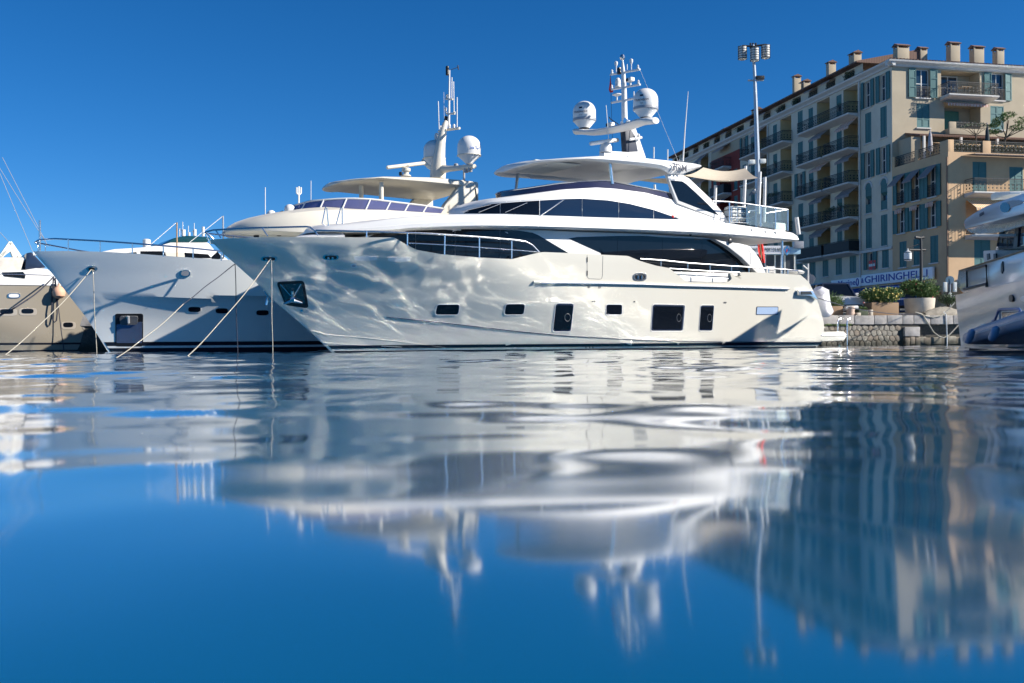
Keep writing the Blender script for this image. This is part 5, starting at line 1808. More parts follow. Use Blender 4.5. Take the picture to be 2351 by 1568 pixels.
MB().tube([V(lp.x, lp.y, GZ), lpp(628, 300), lpp(624, 60)], [.11, .09, .08], 10).build('post', IRON, la)
MB().tube([lpp(480, 222), lpp(682, 222)], .07, 8).build('cross_arm', IRON, la)
MB().tube([lpp(470, 200), lpp(612, 148)], .02, 6).build('stay', IRON, la)
MB().tube([lpp(556, 68), lpp(612, 75), lpp(660, 70)], .09, 8).build('top_spotlights', IRON, la)
lc = lpp(467, 355)
ln = MB().lathe(lc, [(.10, 0), (.20, .03), (.22, .10), (.22, .52), (.16, .58), (.05, .62), (.03, .75)], 18).build('lantern', pm('frosted_glass', (.62, .63, .62), .4), la)
MB().lathe(lc, [(.235, .06), (.235, .10)], 18).build('lantern_ring', IRON, ln)
MB().lathe(lc, [(.235, .50), (.235, .54)], 18).build('lantern_ring', IRON, ln)

# tall mast lamp
TD = 60.0


def tp(x, y):
    return at_depth(N1((x, y))[0], TD)


tb = tp(1075, 1568)
tm = thing('mast_lamp', 'tall grey steel lamp mast with three caged drum lanterns', 'lamp', V(tb.x, tb.y, GZ))
STEEL = pm('galvanised_steel', (.36, .40, .44), .4, metal=.5, var=.15)
MB().tube([V(tb.x, tb.y, GZ), tp(1068, 1568), tp(1050, 1000), tp(1035, 600), tp(1015, 235)], [.17, .15, .12, .10, .09], 10).build('mast', STEEL, tm)
FROST = pm('drum_glass', (.50, .50, .47), .5, var=.1)
for cx_, yt, yb in ((887, 250, 415), (1010, 300, 465), (1170, 235, 400)):
    b_, t_ = tp(cx_, yb), tp(cx_, yt)
    if cx_ == 1010:
        b_, t_ = b_ - V(0, .55, 0), t_ - V(0, .55, 0)
    H_ = t_.z - b_.z
    dr = MB().lathe(b_, [(.18, 0), (.25, .05), (.26, .10), (.26, H_ - .04), (.2, H_)], 20).build('drum_lantern', FROST, tm)
    for k in range(6):
        MB().lathe(b_ + Z * (.06 + k * (H_ - .1) / 5), [(.275, -.015), (.275, .015)], 20).build('cage_ring', IRON, dr)
    for k in range(6):
        a = k * math.pi / 3 + .4
        MB().tube([b_ + V(math.cos(a) * .275, math.sin(a) * .275, .02), b_ + V(math.cos(a) * .275, math.sin(a) * .275, H_)], .014, 5).build('cage_bar', IRON, dr)
    MB().tube([t_ + Z * .03, tp(1015, 250)], .06, 8).build('arm', IRON, tm)
for x in (985, 1015, 1048):
    MB().box(tp(x, 245), (.10, .10, .35)).build('clamp', IRON, tm, bevel=.01)
MB().box(tp(1048, 665), (.95, .12, .08)).build('bracket', MIDGREY, tm, bevel=.01)
MB().box(tp(1100, 635), (.5, .3, .22)).build('floodlight', IRON, tm, bevel=.03)


def tp3(x, y):
    return at_depth(N3((x, y))[0], TD)


for x, y in ((1000, 405), (1130, 395)):
    MB().box(tp3(x, y), (.38, .3, .26)).build('floodlight', FABRICW, tm, bevel=.04)
MB().tube([tp3(1010, 375), tp3(1125, 372)], .03, 6).build('floodlight_arm', IRON, tm)
MB().tube([tp3(1025, 745), tp3(1060, 780)], [.16, .1], 10).build('loudspeaker', MIDGREY, tm)

# harbour office kiosk with its banner
KD = 58.0


def kp(x, y, d=KD):
    return at_depth(E5((x, y))[0], d)


k0, k1 = kp(-150, 165), kp(655, 190)
kr = (k1 - k0)
kr.z = 0
kx = kr.normalized()
kn = V(kx.y, -kx.x, 0)
kio = thing('harbour_kiosk', 'low kiosk with pale blue fascia and a white information banner', 'kiosk', V((k0.x + k1.x) / 2, k0.y + 1.5, GZ))
zb_, zt_ = kp(600, 270).z, kp(600, 185).z
W_ = kr.length
cK = V((k0.x + k1.x) / 2, (k0.y + k1.y) / 2, 0)
MB().box(V(cK.x, cK.y, (zt_ + zb_) / 2) - kn * 1.6, (W_, 3.2, zt_ - zb_), (kx, -kn, Z)).build('fascia', pm('pale_blue_panel', (.33, .52, .66), .5, var=.08), kio, bevel=.02)
MB().box(V(cK.x, cK.y, (GZ + zb_) / 2) - kn * 1.9, (W_ - .4, 2.6, zb_ - GZ), (kx, -kn, Z)).build('body', pm('kiosk_dark', (.06, .065, .07), .3, var=.2), kio)
for f_ in np.linspace(-.45, .45, 7):
    MB().box(V(cK.x, cK.y, (GZ + zb_) / 2) + kx * (W_ * f_) - kn * .58, (.08, .06, zb_ - GZ), (kx, -kn, Z)).build('mullion', FABRICW, kio)
MB().box(kp(625, 160), (.55, .4, .4), (kx, -kn, Z)).build('roof_unit', MIDGREY, kio, bevel=.02)
bz0, bz1 = kp(300, 270).z, kp(300, 172).z
ba, bb_ = kp(-60, 230), kp(517, 235)
bc = (ba + bb_) / 2 + kn * .06
bn = MB().box(V(bc.x, bc.y, (bz0 + bz1) / 2), ((bb_ - ba).length, .02, bz1 - bz0), (kx, -kn, Z)).build('banner', pm('banner_white', (.70, .71, .72), .7), kio)
tcn = (kp(60 - 130, 225) + kp(408, 225)) / 2
lettering('INFORMATIONS PORT DE NICE', .30, V(kp(195, 0).x, bc.y, kp(250, 222).z) + kn * .03, kx, Z, pm('banner_ink', (.03, .06, .09), .6), bn, fit=abs(kp(435, 0).x - kp(-45, 0).x))
lgc = V(kp(480, 0).x, bc.y, kp(480, 230).z) + kn * .03
for dx, col_, nm in ((-1, (.05, .25, .55), 'logo_half'), (1, (.10, .45, .75), 'logo_half')):
    MB().prism([lgc + Z * .30, lgc + kx * (.16 * dx), lgc - Z * .30], kn * .01).build(nm, pm('logo_blue_%d' % dx, col_, .5), bn)
MB().prism([lgc + kn * .012 + a_ for a_ in (Z * .12 + kx * .03, -kx * .05, -Z * .14 - kx * .02, kx * .06)], kn * .008).build('logo_mark', pm('logo_red', (.6, .05, .06), .5), bn)


# ------------------------------------------------------------------ parked cars
TYRE = pm('tyre', (.02, .02, .02), .85)


def car(label, loc, head, col, col2, L, W, H, hood_z):
    """head: unit vector the car faces"""
    f = Vector(head).normalized()
    s = V(f.y, -f.x, 0)
    t = thing('parked_car', label, 'car', loc)
    loc = Vector(loc)

    def P(x, y, z):
        return loc + f * x + s * y + Z * z
    body = pm('car_paint_%d' % len(MATS), col, .2, coat=.8)
    roofm = pm('car_roof_%d' % len(MATS), col2, .2, coat=.6)
    secs = []
    for x, zb, zt, w in ((L / 2, .45, .62, .72), (L / 2 - .06, .3, hood_z - .16, .86), (L / 2 - .35, .25, hood_z - .06, .96), (L / 2 - 1.1, .25, hood_z, 1.0), (0, .25, hood_z + .02, 1.0), (-L / 2 + .5, .25, hood_z + .05, 1.0), (-L / 2 + .06, .3, hood_z - .02, .92), (-L / 2, .45, .8, .8)):
        hw = W / 2 * w
        secs.append([P(x, y, z) for y, z in ((-hw * .96, zb), (-hw, zb + .2), (-hw, zt - .18), (-hw * .92, zt), (0, zt + .04), (hw * .92, zt), (hw, zt - .18), (hw, zb + .2), (hw * .96, zb))])
    m_ = MB().grid(secs, closeu=True)
    m_.f += [tuple(range(9)), tuple(len(m_.v) - 9 + k for k in range(9))]
    m_.build('body', body, t, smooth=40)
    x0, x1, x2, x3 = L / 2 - 1.15, L / 2 - 1.75, -L / 2 + .65, -L / 2 + .2
    g = MB()
    hw, hr = W / 2 * .93, W / 2 * .78
    ring0 = [P(x0, -hw, hood_z), P(x0, hw, hood_z), P(x3, hw, hood_z), P(x3, -hw, hood_z)]
    ring1 = [P(x1, -hr, H - .08), P(x1, hr, H - .08), P(x2, hr, H - .08), P(x2, -hr, H - .08)]
    ring2 = [P(x1 - .1, -hr * .9, H), P(x1 - .1, hr * .9, H), P(x2 + .1, hr * .9, H), P(x2 + .1, -hr * .9, H)]
    g.grid([ring0, ring1], closeu=True)
    g.build('glasshouse', GLASSD, t, smooth=0)
    r_ = MB().grid([ring1, ring2], closeu=True)
    r_.f.append((4, 5, 6, 7))
    r_.build('roof', roofm, t)
    for i in range(4):
        MB().tube([ring0[i] , ring1[i]], .06, 6).build('pillar', roofm, t)
    for sg in (-1, 1):
        MB().tube([P((x0 + x2) / 2 - .3, sg * hw * 1.0, hood_z), P((x0 + x2) / 2 - .35, sg * hr, H - .08)], .05, 6).build('pillar', roofm, t)
        MB().box(P(x0 - .2, sg * (W / 2 + .1), hood_z + .12), (.12, .2, .16), (f, s, Z)).build('wing_mirror', body, t, bevel=.03)
        MB().box(P(L / 2 - .1, sg * W * .36, hood_z - .28), (.12, .3, .16), (f, s, Z)).build('headlight', FABRICW, t, bevel=.04)
        for x in (L / 2 - .85, -L / 2 + .8):
            wl_ = MB().lathe(P(x, sg * (W / 2 - .2), .34), [(.2, 0), (.34, .02), (.34, .2), (.2, .22)], 20, s * sg).build('wheel', TYRE, t)
            MB().lathe(P(x, sg * (W / 2 + .0), .34), [(.2, 0), (.2, .025), (.05, .04)], 16, s * sg).build('rim', MIDGREY, wl_)
    MB().box(P(L / 2 - .0, 0, .55), (.04, W * .55, .18), (f, s, Z)).build('grille', BLACK, t, bevel=.01)
    MB().box(P(L / 2 + .03, 0, .42), (.02, .5, .11), (f, s, Z)).build('number_plate', FABRICW, t)
    return t


cc = YQ.ps(E5((1030, 1000))[0], QS + 4.2)
car('white car with a dark roof parked behind the woven planter', V(cc.x, cc.y, GZ), V(.12, -1, 0), (.55, .56, .56), (.02, .025, .04), 4.5, 1.95, 1.95, 1.15)
cc = YQ.ps(E6((335, 900))[0], QS + 5.2)
car('dark blue car with roof bars parked behind the yellow oleander', V(cc.x, cc.y, GZ), V(-.2, -1, 0), (.015, .045, .16), (.015, .045, .16), 4.6, 1.9, 1.85, 1.1)


# ------------------------------------------------------------------ mooring lines
def rope(px0, px1, p0, p1, sag, r, mat, label, n=24):
    pts = []
    for k in range(n + 1):
        t = k / n
        pts.append(lerp(p0, p1, t) - Z * (sag * 4 * t * (1 - t)) + V(.008 * math.sin(t * 9), 0, .008 * math.sin(t * 13)))
    tag(MB().tube(pts, r, 6).build('mooring_rope', mat), label, 'rope')


def wl_pt(px, y):
    p = at_depth(px, y)
    return p


h1_ = cast(HB1, B_((818, 482))[0])
a1 = h1_[0] + h1_[1] * .08
pe = on_plane(B_((30, 1378))[0], (0, 0, -.02), Z) if False else at_depth(B_((30, 1390))[0], 27.5)
rope(0, 0, a1, V(pe.x, pe.y, -.1), .16, .0145, ROPE, 'pale slanting mooring rope from the ivory yacht bow fairlead into the water')
pv = at_depth(B_((843, 1375))[0], a1.y + .1)
rope(0, 0, a1 + V(.06, 0, 0), V(pv.x, pv.y, -.2), 0, .0145, ROPE, 'pale rope hanging straight down from the ivory yacht bow fairlead')
h2_ = cast(HB2, A_((838, 575))[0])
a2 = h2_[0] + h2_[1] * .06
pe = at_depth(A_((-8, 1385))[0], 30.0)
rope(0, 0, a2, V(pe.x, pe.y, -.1), .18, .016, ROPE, 'thick pale slanting mooring rope from the grey yacht hawse hole')
pv = at_depth(A_((885, 1395))[0], a2.y)
rope(0, 0, a2 + V(.05, 0, 0), V(pv.x, pv.y, -.25), 0, .015, ROPE, 'pale rope hanging straight down from the grey yacht hawse hole')
a3 = Y1.W(*Y1.sz(B_((500, 528))[0], -.55)[:1], -.55, Y1.sz(B_((500, 528))[0], -.55)[1])
pm_ = at_depth(B_((30, 893))[0], a3.y - 3)
pe = at_depth(A_((1020, 1388))[0], a3.y - 6.5)
rope(0, 0, a3, pm_, .0, .014, ROPED, 'dark upper length of rope slanting from the ivory yacht stem')
rope(0, 0, pm_, V(pe.x, pe.y, -.1), .10, .014, ROPE, 'pale lower length of rope slanting to the grey yacht stem')
pv = at_depth(B_((525, 1370))[0], a3.y)
rope(0, 0, a3, V(pv.x, pv.y, -.2), 0, .014, ROPED, 'dark rope hanging straight down beside the ivory yacht stem')
a4 = Y3.pt(A_((490, 645))[0], 3.1)
pe = at_depth(A_((-20, 1000))[0], a4.y - 6)
rope(0, 0, a4, pe, .2, .03, ROPED, 'dark rope slanting from the taupe yacht rail')
lp_ = [Y3.pt(p, 3.12) for p in A_((490, 650), (478, 760), (472, 950), (482, 1040), (498, 1062), (515, 1045), (522, 980), (515, 800), (500, 660))]
tag(MB().tube(lp_, .03, 6).build('rope_coil', ROPED), 'long loop of dark rope hung over the taupe yacht side', 'rope')
lp_ = [Y3.pt(p, 3.12) for p in A_((505, 655), (530, 900), (560, 1150), (595, 1395))]
tag(MB().tube(lp_, .02, 6).build('mooring_rope', ROPED), 'thin dark line dropping from the taupe yacht rail to the water', 'rope')
sp = Y1.pt(D_((1730, 810))[0], 3.38)
rope(0, 0, sp, q(base_at(E6((540, 955))[0], .5), .5, GZ + .08), .25, .02, ROPED, 'dark stern line from the ivory yacht to the quay', 30)
for pts_, lab, mt_ in ((((560, 980), (640, 1000), (700, 1090), (780, 1220), (850, 1275), (905, 1290), (960, 1268), (1090, 1130)), 'grey looped mooring line hanging across the dark quay opening', ROPE),
                       (((560, 978), (700, 1030), (780, 1042), (880, 1020), (960, 950), (1040, 860)), 'grey stern line from the quay up to the quayside yacht', ROPE),
                       (((905, 975), (930, 1010), (938, 1120), (943, 1250), (945, 1378)), 'white hose hanging down the quay face into the water', GEL)):
    tag(MB().tube([YQ.ps(p, QS - .12) for p in E6(*pts_)], .03, 6).build('mooring_rope', mt_), lab, 'rope')

# ================================================================== buildings along the quay
K0 = V(31.8, 83.0, 0)
LL = V(-.203, .979, 0).normalized()       # along the long front, away from the water
RR = V(LL.y, -LL.x, 0)                    # along the short front
CREAM_SHADED = pm('render_cream_shaded', (.60, .54, .43), .9, var=.2, scale=.35, bump=.15, bscale=30)  # cream render, colour made lighter to lift the shaded long front
CREAM_SUNLIT = pm('render_cream_sunlit', (.40, .34, .245), .9, var=.10, scale=.5, bump=.15, bscale=30)  # same cream render, colour made darker to hold down the sunlit short front
LOGG = pm('render_yellow', (.58, .46, .26), .9, var=.08)
PEACH = pm('render_peach', (.54, .37, .22), .9, var=.12, scale=.6, bump=.15, bscale=30)
REDW = pm('render_red', (.22, .036, .028), .9, var=.12, scale=.6)
TRIM = pm('stone_trim', (.55, .54, .51), .8, var=.08)
SHUT = stripes('shutter_teal', (.055, .17, .17), (.035, .115, .12), 3.2, 'Z', .6, soft=True)
WFRAME = pm('window_frame', (.55, .55, .52), .5)
WGLASS = pm('window_glass', (.02, .04, .06), .05, spec=.8)
CURT = pm('curtain_blue', (.10, .20, .32), .3, var=.3, scale=6, stretch=(6, 6, .3))
TILE = stripes('clay_tiles', (.19, .115, .09), (.11, .065, .05), 2.0, 'X', .85, soft=True)
IRONR = pm('wrought_iron', (.012, .016, .018), .6, var=.2)
AWN = stripes('awning_grey', (.26, .23, .22), (.20, .17, .17), 4, 'X', .9)
AWNO = stripes('awning_orange', (.66, .60, .48), (.60, .30, .10), 1.6, 'X', .9)
AWNR = stripes('awning_red', (.62, .58, .50), (.42, .12, .07), 2.2, 'X', .9)
AWNB = pm('awning_blue', (.02, .05, .22), .7, var=.15)
MC = {}
rgw = random.Random(12)


class Face:
    """a facade: u metres along it, z up, w metres out of the wall"""

    def __init__(self, o, ud, n):
        self.o, self.u, self.n = Vector(o), Vector(ud), Vector(n)

    def P(self, u, z, w=0.):
        return self.o + self.u * u + self.n * w + Z * z

    def M(self, u, z, w=0.):
        return frame_mat(self.P(u, z, w), self.u, self.n, Z) if self.u.cross(self.n).z > 0 else frame_mat(self.P(u, z, w), -self.u, self.n, Z)

    def wall(self, u0, u1, z0, z1, holes, mat, parent, name='facade', depth=.3):
        us = sorted({u0, u1} | {h[0] for h in holes} | {h[1] for h in holes})
        zs_ = sorted({z0, z1} | {h[2] for h in holes} | {h[3] for h in holes})
        us = [a for a in us if u0 - 1e-6 <= a <= u1 + 1e-6]
        zs_ = [a for a in zs_ if z0 - 1e-6 <= a <= z1 + 1e-6]
        mb = MB()
        for a, b in zip(us, us[1:]):
            for c, d in zip(zs_, zs_[1:]):
                mu, mz = (a + b) / 2, (c + d) / 2
                if any(h[0] < mu < h[1] and h[2] < mz < h[3] for h in holes):
                    continue
                mb.add([self.P(a, c), self.P(b, c), self.P(b, d), self.P(a, d)], [(0, 1, 2, 3)])
        for h in holes:
            a, b, c, d = h[:4]
            dp = h[4] if len(h) > 4 else depth
            mb.add([self.P(a, c), self.P(b, c), self.P(b, d), self.P(a, d), self.P(a, c, -dp), self.P(b, c, -dp), self.P(b, d, -dp), self.P(a, d, -dp)],
                   [(0, 1, 5, 4), (1, 2, 6, 5), (2, 3, 7, 6), (3, 0, 4, 7), (4, 5, 6, 7)])
        return mb.build(name, mat, parent, smooth=0, recalc=False, weld=True)


def shutter_mesh(w, h):
    k = ('sh', round(w, 2), round(h, 2))
    if k not in MC:
        m_ = MB()
        m_.box((0, 0, h / 2), (w, .035, h))
        for x in (-w / 2 + .035, w / 2 - .035):
            m_.box((x, .03, h / 2), (.07, .03, h))
        for z in (.04, h * .36, h * .68, h - .04):
            m_.box((0, .031, z), (w - .14, .03, .08))
        MC[k] = m_.mesh('shutter', SHUT, smooth=0)
    return MC[k]


def win_mesh(w, h):
    k = ('wf', round(w, 2), round(h, 2))
    if k not in MC:
        m_ = MB()
        for x in (-w / 2 + .04, 0, w / 2 - .04):
            m_.box((x, 0, h / 2), (.08, .06, h))
        for z in (.04, h * .5, h - .04):
            m_.box((0, .002, z), (w, .06, .07))
        MC[k] = m_.mesh('window', WFRAME, smooth=0)
        p_ = MB().box((0, -.02, h / 2), (w - .06, .02, h - .06))
        MC[k + ('p',)] = p_.mesh('pane', WGLASS, smooth=0)
    return MC[k], MC[k + ('p',)]


def window(F, bld, u0, u1, z0, z1, style, jit=0.):
    w, h = u1 - u0, z1 - z0
    um = (u0 + u1) / 2
    if style in ('arched', 'propped'):
        r_ = w / 2
        zt = z1 - r_ if style == 'arched' else z1
        lo, hi = z0 + (zt - z0) * .36, z0 + (zt - z0) * .70
        o = put('shutter', shutter_mesh(w - .02, lo - z0), bld, F.M(um, z0, -.05))
        put('shutter', shutter_mesh(w - .02, zt - hi), bld, F.M(um, hi, -.05))
        put('shutter', shutter_mesh(w - .04, hi - lo), bld, F.M(um, hi, -.02) @ Matrix.Rotation(math.radians(-42 if F.u.cross(F.n).z > 0 else -42), 4, 'X') @ Matrix.Translation((0, 0, lo - hi)))
        MB().box(F.P(um, (lo + hi) / 2, -.25), (w, .02, hi - lo), (F.u, F.n, Z)).build('dark_pane', WGLASS, o)
        MB().box(F.P(um, z0 - .06, .05), (w + .16, .14, .09), (F.u, F.n, Z)).build('sill', TRIM, o)
        if style == 'arched':
            arc = [F.P(um + r_ * math.cos(a), zt + r_ * math.sin(a), -.02) for a in np.linspace(0, math.pi, 11)]
            MB().prism(arc, F.n * .04).build('arch_panel', SHUT, o, smooth=0)
            MB().tube([F.P(um + (r_ + .1) * math.cos(a), zt + (r_ + .1) * math.sin(a), .02) for a in np.linspace(0, math.pi, 13)], .09, 6).build('arch_trim', TRIM, o)
        return
    if style == 'closed':
        o = put('shutter', shutter_mesh(w / 2 - .01, h), bld, F.M(u0 + w / 4, z0, -.05))
        put('shutter', shutter_mesh(w / 2 - .01, h), bld, F.M(u1 - w / 4, z0, -.05))
        MB().box(F.P(um, z0 - .06, .05), (w + .16, .14, .09), (F.u, F.n, Z)).build('sill', TRIM, o)
        return
    f_, p_ = win_mesh(w, h)
    o = put('window', f_, bld, F.M(um, z0, -.2))
    put('pane', p_, o, F.M(um, z0, -.2))
    for e, sd in ((u0, -1), (u1, 1)):
        put('shutter', shutter_mesh(w / 2 - .01, h), o, F.M(e + sd * (w / 4 + .02), z0, .07 + .03 * rgw.random()) @ Matrix.Rotation(rgw.uniform(-.12, .12), 4, 'Z'))
    MB().box(F.P(um, z0 - .06, .05), (w + .16, .16, .09), (F.u, F.n, Z)).build('sill', TRIM, o)
    if style == 'rail':
        railing(F, o, u0, u1, z0, .1, .9)


def railing(F, parent, u0, u1, z, w, h=1.0, ends=0., solid=None):
    """iron railing along the front at w metres out, with returns of length ends"""
    m_ = MB()
    path = []
    if ends:
        path = [(u0, w - ends), (u0, w), (u1, w), (u1, w - ends)]
    else:
        path = [(u0, w), (u1, w)]
    for (a, wa), (b, wb) in zip(path, path[1:]):
        A, B = F.P(a, z, wa), F.P(b, z, wb)
        d = B - A
        L = d.length
        ax = d.normalized()
        nn = ax.cross(Z)
        for zz, t in ((h, .05), (h - .14, .025), (.08, .03)):
            m_.box(A + d / 2 + Z * zz, (L, .035, t), (ax, nn, Z))
        n = max(2, int(L / .115))
        for k in range(n + 1):
            p_ = A + d * (k / n)
            m_.box(p_ + Z * h / 2, (.018, .018, h), (ax, nn, Z))
            if k % 3 == 1 and not solid:
                for zz in (.3, .55):
                    m_.box(p_ + Z * zz + ax * .055, (.1, .016, .1), ((ax + Z).normalized(), nn, (Z - ax).normalized()))
        if solid:
            m_.box(A + d / 2 + Z * (h * .5), (L, .012, h * .86), (ax, nn, Z))
    return m_.build('railing', IRONR, parent, smooth=0, recalc=False)


def balcony(F, bld, u0, u1, z, proj, solid=False, plants=None):
    m_ = MB()
    m_.prism([F.P(u0, z, 0), F.P(u0, z, proj), F.P(u0, z - .1, proj), F.P(u0, z - .16, proj - .08), F.P(u0, z - .34, 0)], F.u * (u1 - u0))
    o = m_.build('balcony', TRIM, bld, smooth=0, bevel=.015)
    railing(F, o, u0 + .05, u1 - .05, z, proj - .06, 1.0, proj - .1, solid)
    if plants:
        rg = random.Random(plants)
        lf_ = MB()
        for k in range(6):
            leafy(lf_, F.P(lerp(u0 + .3, u1 - .3, rg.random()), z + .95, proj - .12), .35, .3, .25, 60, .14, rg)
        lf_.build('foliage', LEAFD, o, smooth=0, recalc=False)
    return o


def awning(F, bld, u0, u1, ztop, out, drop, mat, val=.22):
    m_ = MB()
    n = max(4, int((u1 - u0) / .25))
    m_.add([F.P(u0, ztop, .02), F.P(u1, ztop, .02), F.P(u1, ztop - drop, out), F.P(u0, ztop - drop, out)], [(0, 1, 2, 3)])
    for k in range(n):
        a, b = lerp(u0, u1, k / n), lerp(u0, u1, (k + 1) / n)
        e = (b - a) * .12
        m_.add([F.P(a, ztop - drop, out), F.P(b, ztop - drop, out), F.P(b - e, ztop - drop - val, out + .01), F.P(a + e, ztop - drop - val, out + .01)], [(0, 1, 2, 3)])
    m0 = m_.mesh('awning', mat, smooth=0, recalc=False)
    mw = F.M((u0 + u1) / 2, ztop)
    m0.transform(mw.inverted())
    o = put('awning', m0, bld, mw)
    return o


def chimney(bld, c, w, d, h, ux, uy, cap=.09):
    w, d = w * .88, d * .85
    o = MB().box(c + Z * h / 2, (w, d, h), (ux, uy, Z)).build('chimney', CREAM_SUNLIT, bld, bevel=.02)
    m_ = MB()
    for sx in (-1, 1):
        for sy in (-1, 1):
            MB().box(c + Z * (h + .12) + ux * (sx * (w / 2 - .06)) + uy * (sy * (d / 2 - .06)), (.12, .12, .26), (ux, uy, Z)).build('vent_pier', CREAM_SUNLIT, o)
    pass
    b0, b1 = w / 2 + cap, d / 2 + cap
    zt = h + .24
    MB().add([c + ux * x + uy * y + Z * z for x, y, z in ((-b0, -b1, zt), (b0, -b1, zt), (b0, b1, zt), (-b0, b1, zt), (-b0, 0, zt + .2), (b0, 0, zt + .2), (-b0, -b1, zt - .05), (b0, -b1, zt - .05), (b0, b1, zt - .05), (-b0, b1, zt - .05))],
             [(0, 1, 5, 4), (2, 3, 4, 5), (0, 4, 3), (1, 2, 5), (6, 7, 1, 0), (8, 9, 3, 2), (7, 8, 2, 1), (9, 6, 0, 3), (9, 8, 7, 6)]).build('chimney_cap', TILE, o, smooth=0)
    return o


FL = Face(K0, LL, -RR)                    # long front (in shade)
FF = Face(K0, RR, -LL)                    # short front (sunlit)
zs = [5.1, 8.15, 11.2, 14.25, 17.3, 20.35, 23.4]
bld = thing('apartment_building', 'tall cream apartment block with teal shutters, iron balconies and tiled roof', 'building', K0 + LL * 12 + RR * 7 + Z * GZ)
colsL = [(4.9, 9.5), (9.7, 14.7), (17.2, 22.2), (22.7, 27.5), (38.3, 43.3)]
holes, wins, logs = [], [], []
for f in range(1, 6):
    z0 = zs[f]
    for u in (1.25, 3.6):
        hh_ = 2.62 if f in (1, 2, 4) else 2.3
        hw_ = .48 if f != 5 else .5
        st_ = 'open' if f in (3, 5) else ('arched' if f == 2 else 'closed')
        za = z0 + (.12 if f < 5 else .15)
        wins.append((FL, u - hw_, u + hw_, za, za + hh_, st_))
    for u in (15.7, 28.5, 37.95 + .9):
        if u > 30 and f > 0:
            continue
        st_ = 'open' if (f + int(u)) % 3 == 0 else 'closed'
        wins.append((FL, u - .5, u + .5, z0 + .2, z0 + 2.6, st_))
    for (a, b) in colsL:
        logs.append((a + .35, a + 2.75, z0 + .02, z0 + 2.65, 1.35))
        wins.append((FL, b - 1.55, b - .65, z0 + .05, z0 + 2.4, 'propped' if (f * 7 + int(a)) % 3 == 0 else 'closed'))
# ground and first floor
for u in (1.1, 3.3):
    wins.append((FL, u - .5, u + .5, 6.4, 7.9, 'closed' if u < 2 else 'open'))
for u in (6.2, 8.6, 11.0, 13.4, 16.0, 19.0, 21.5, 24.4, 26.8):
    wins.append((FL, u - .55, u + .55, 6.3, 7.85, 'closed'))
holes = [(w[1], w[2], w[3], w[4], .3) for w in wins] + logs + [(a, a + 3.0, GZ + .05, 4.0, .8) for a in (1.0, 5.0, 9.0, 13.0, 17.0, 21.0, 25.0)]
FL.wall(0, 29.6, GZ - .3, 23.35, [h for h in holes if h[1] < 29.6], CREAM_SHADED, bld)
FL.wall(37.7, 52, GZ - .3, 23.35, [h for h in holes if h[0] > 37.7], CREAM_SHADED, bld)
for w in wins:
    window(*((w[0], bld) + w[1:]))
for (a, b, c, d, dp) in logs:
    m_ = MB().box(FL.P((a + b) / 2, (c + d) / 2, -1.33), (b - a - .02, .02, d - c - .02), (LL, FL.n, Z))
    o = m_.build('loggia_wall', LOGG, bld)
    MB().box(FL.P(a + .02, (c + d) / 2, -.68), (.02, 1.3, d - c - .02), (LL, FL.n, Z)).build('loggia_side', LOGG, o)
    MB().box(FL.P(b - .02, (c + d) / 2, -.68), (.02, 1.3, d - c - .02), (LL, FL.n, Z)).build('loggia_side', LOGG, o)
    f_, p_ = win_mesh(1.2, 2.2)
    wo = put('window', f_, bld, FL.M(a + .85, c + .05, -1.28))
    put('pane', p_, wo, FL.M(a + .85, c + .05, -1.28))
    put('shutter', shutter_mesh(.6, 2.2), wo, FL.M(a + 1.8, c + .05, -1.28))
rg = random.Random(3)
for f in range(1, 6):
    for k, (a, b) in enumerate(colsL):
        if f == 5 and k == 0:
            continue
        if f == 5 and k == 1:
            balcony(FL, bld, 5.0, 14.4, zs[5], 1.1)
            continue
        balcony(FL, bld, a + .05, b - .1 - (.0 if k else .0), zs[f], 1.15, solid=(f == 1 and k < 2), plants=(17 + k + f if (f, k) in ((3, 2), (2, 0), (2, 2)) else None))
        if (f * 3 + k * 5) % 3 != 1:
            awning(FL, bld, a + .4, a + 2.8, zs[f] + 2.75, .9, .55 + .3 * rg.random(), AWNR if (f + k) % 4 == 0 else AWN)
# string course and cornices
MB().box(FL.P(14.8, 8.0, .08), (29.6, .2, .22), (LL, FL.n, Z)).build('string_course', TRIM, bld, bevel=.02)
for u0, u1 in ((-.4, 52),):
    MB().prism([FL.P(u0, z, w) for w, z in ((-.1, 23.1), (.12, 23.1), (.2, 23.25), (.5, 23.42), (.55, 23.55), (-.1, 23.6))], LL * (u1 - u0)).build('cornice', TRIM, bld, smooth=0)
MB().prism([FF.P(-.55, z, w) for w, z in ((-.1, 23.1), (.12, 23.1), (.2, 23.25), (.5, 23.42), (.55, 23.56), (-.1, 23.6))], RR * 18).build('cornice', TRIM, bld, smooth=0)
for u in (4.82, 22.55):
    MB().tube([FL.P(u, GZ, .12), FL.P(u, 23.1, .12)], .06, 8).build('downpipe', TRIM, bld)
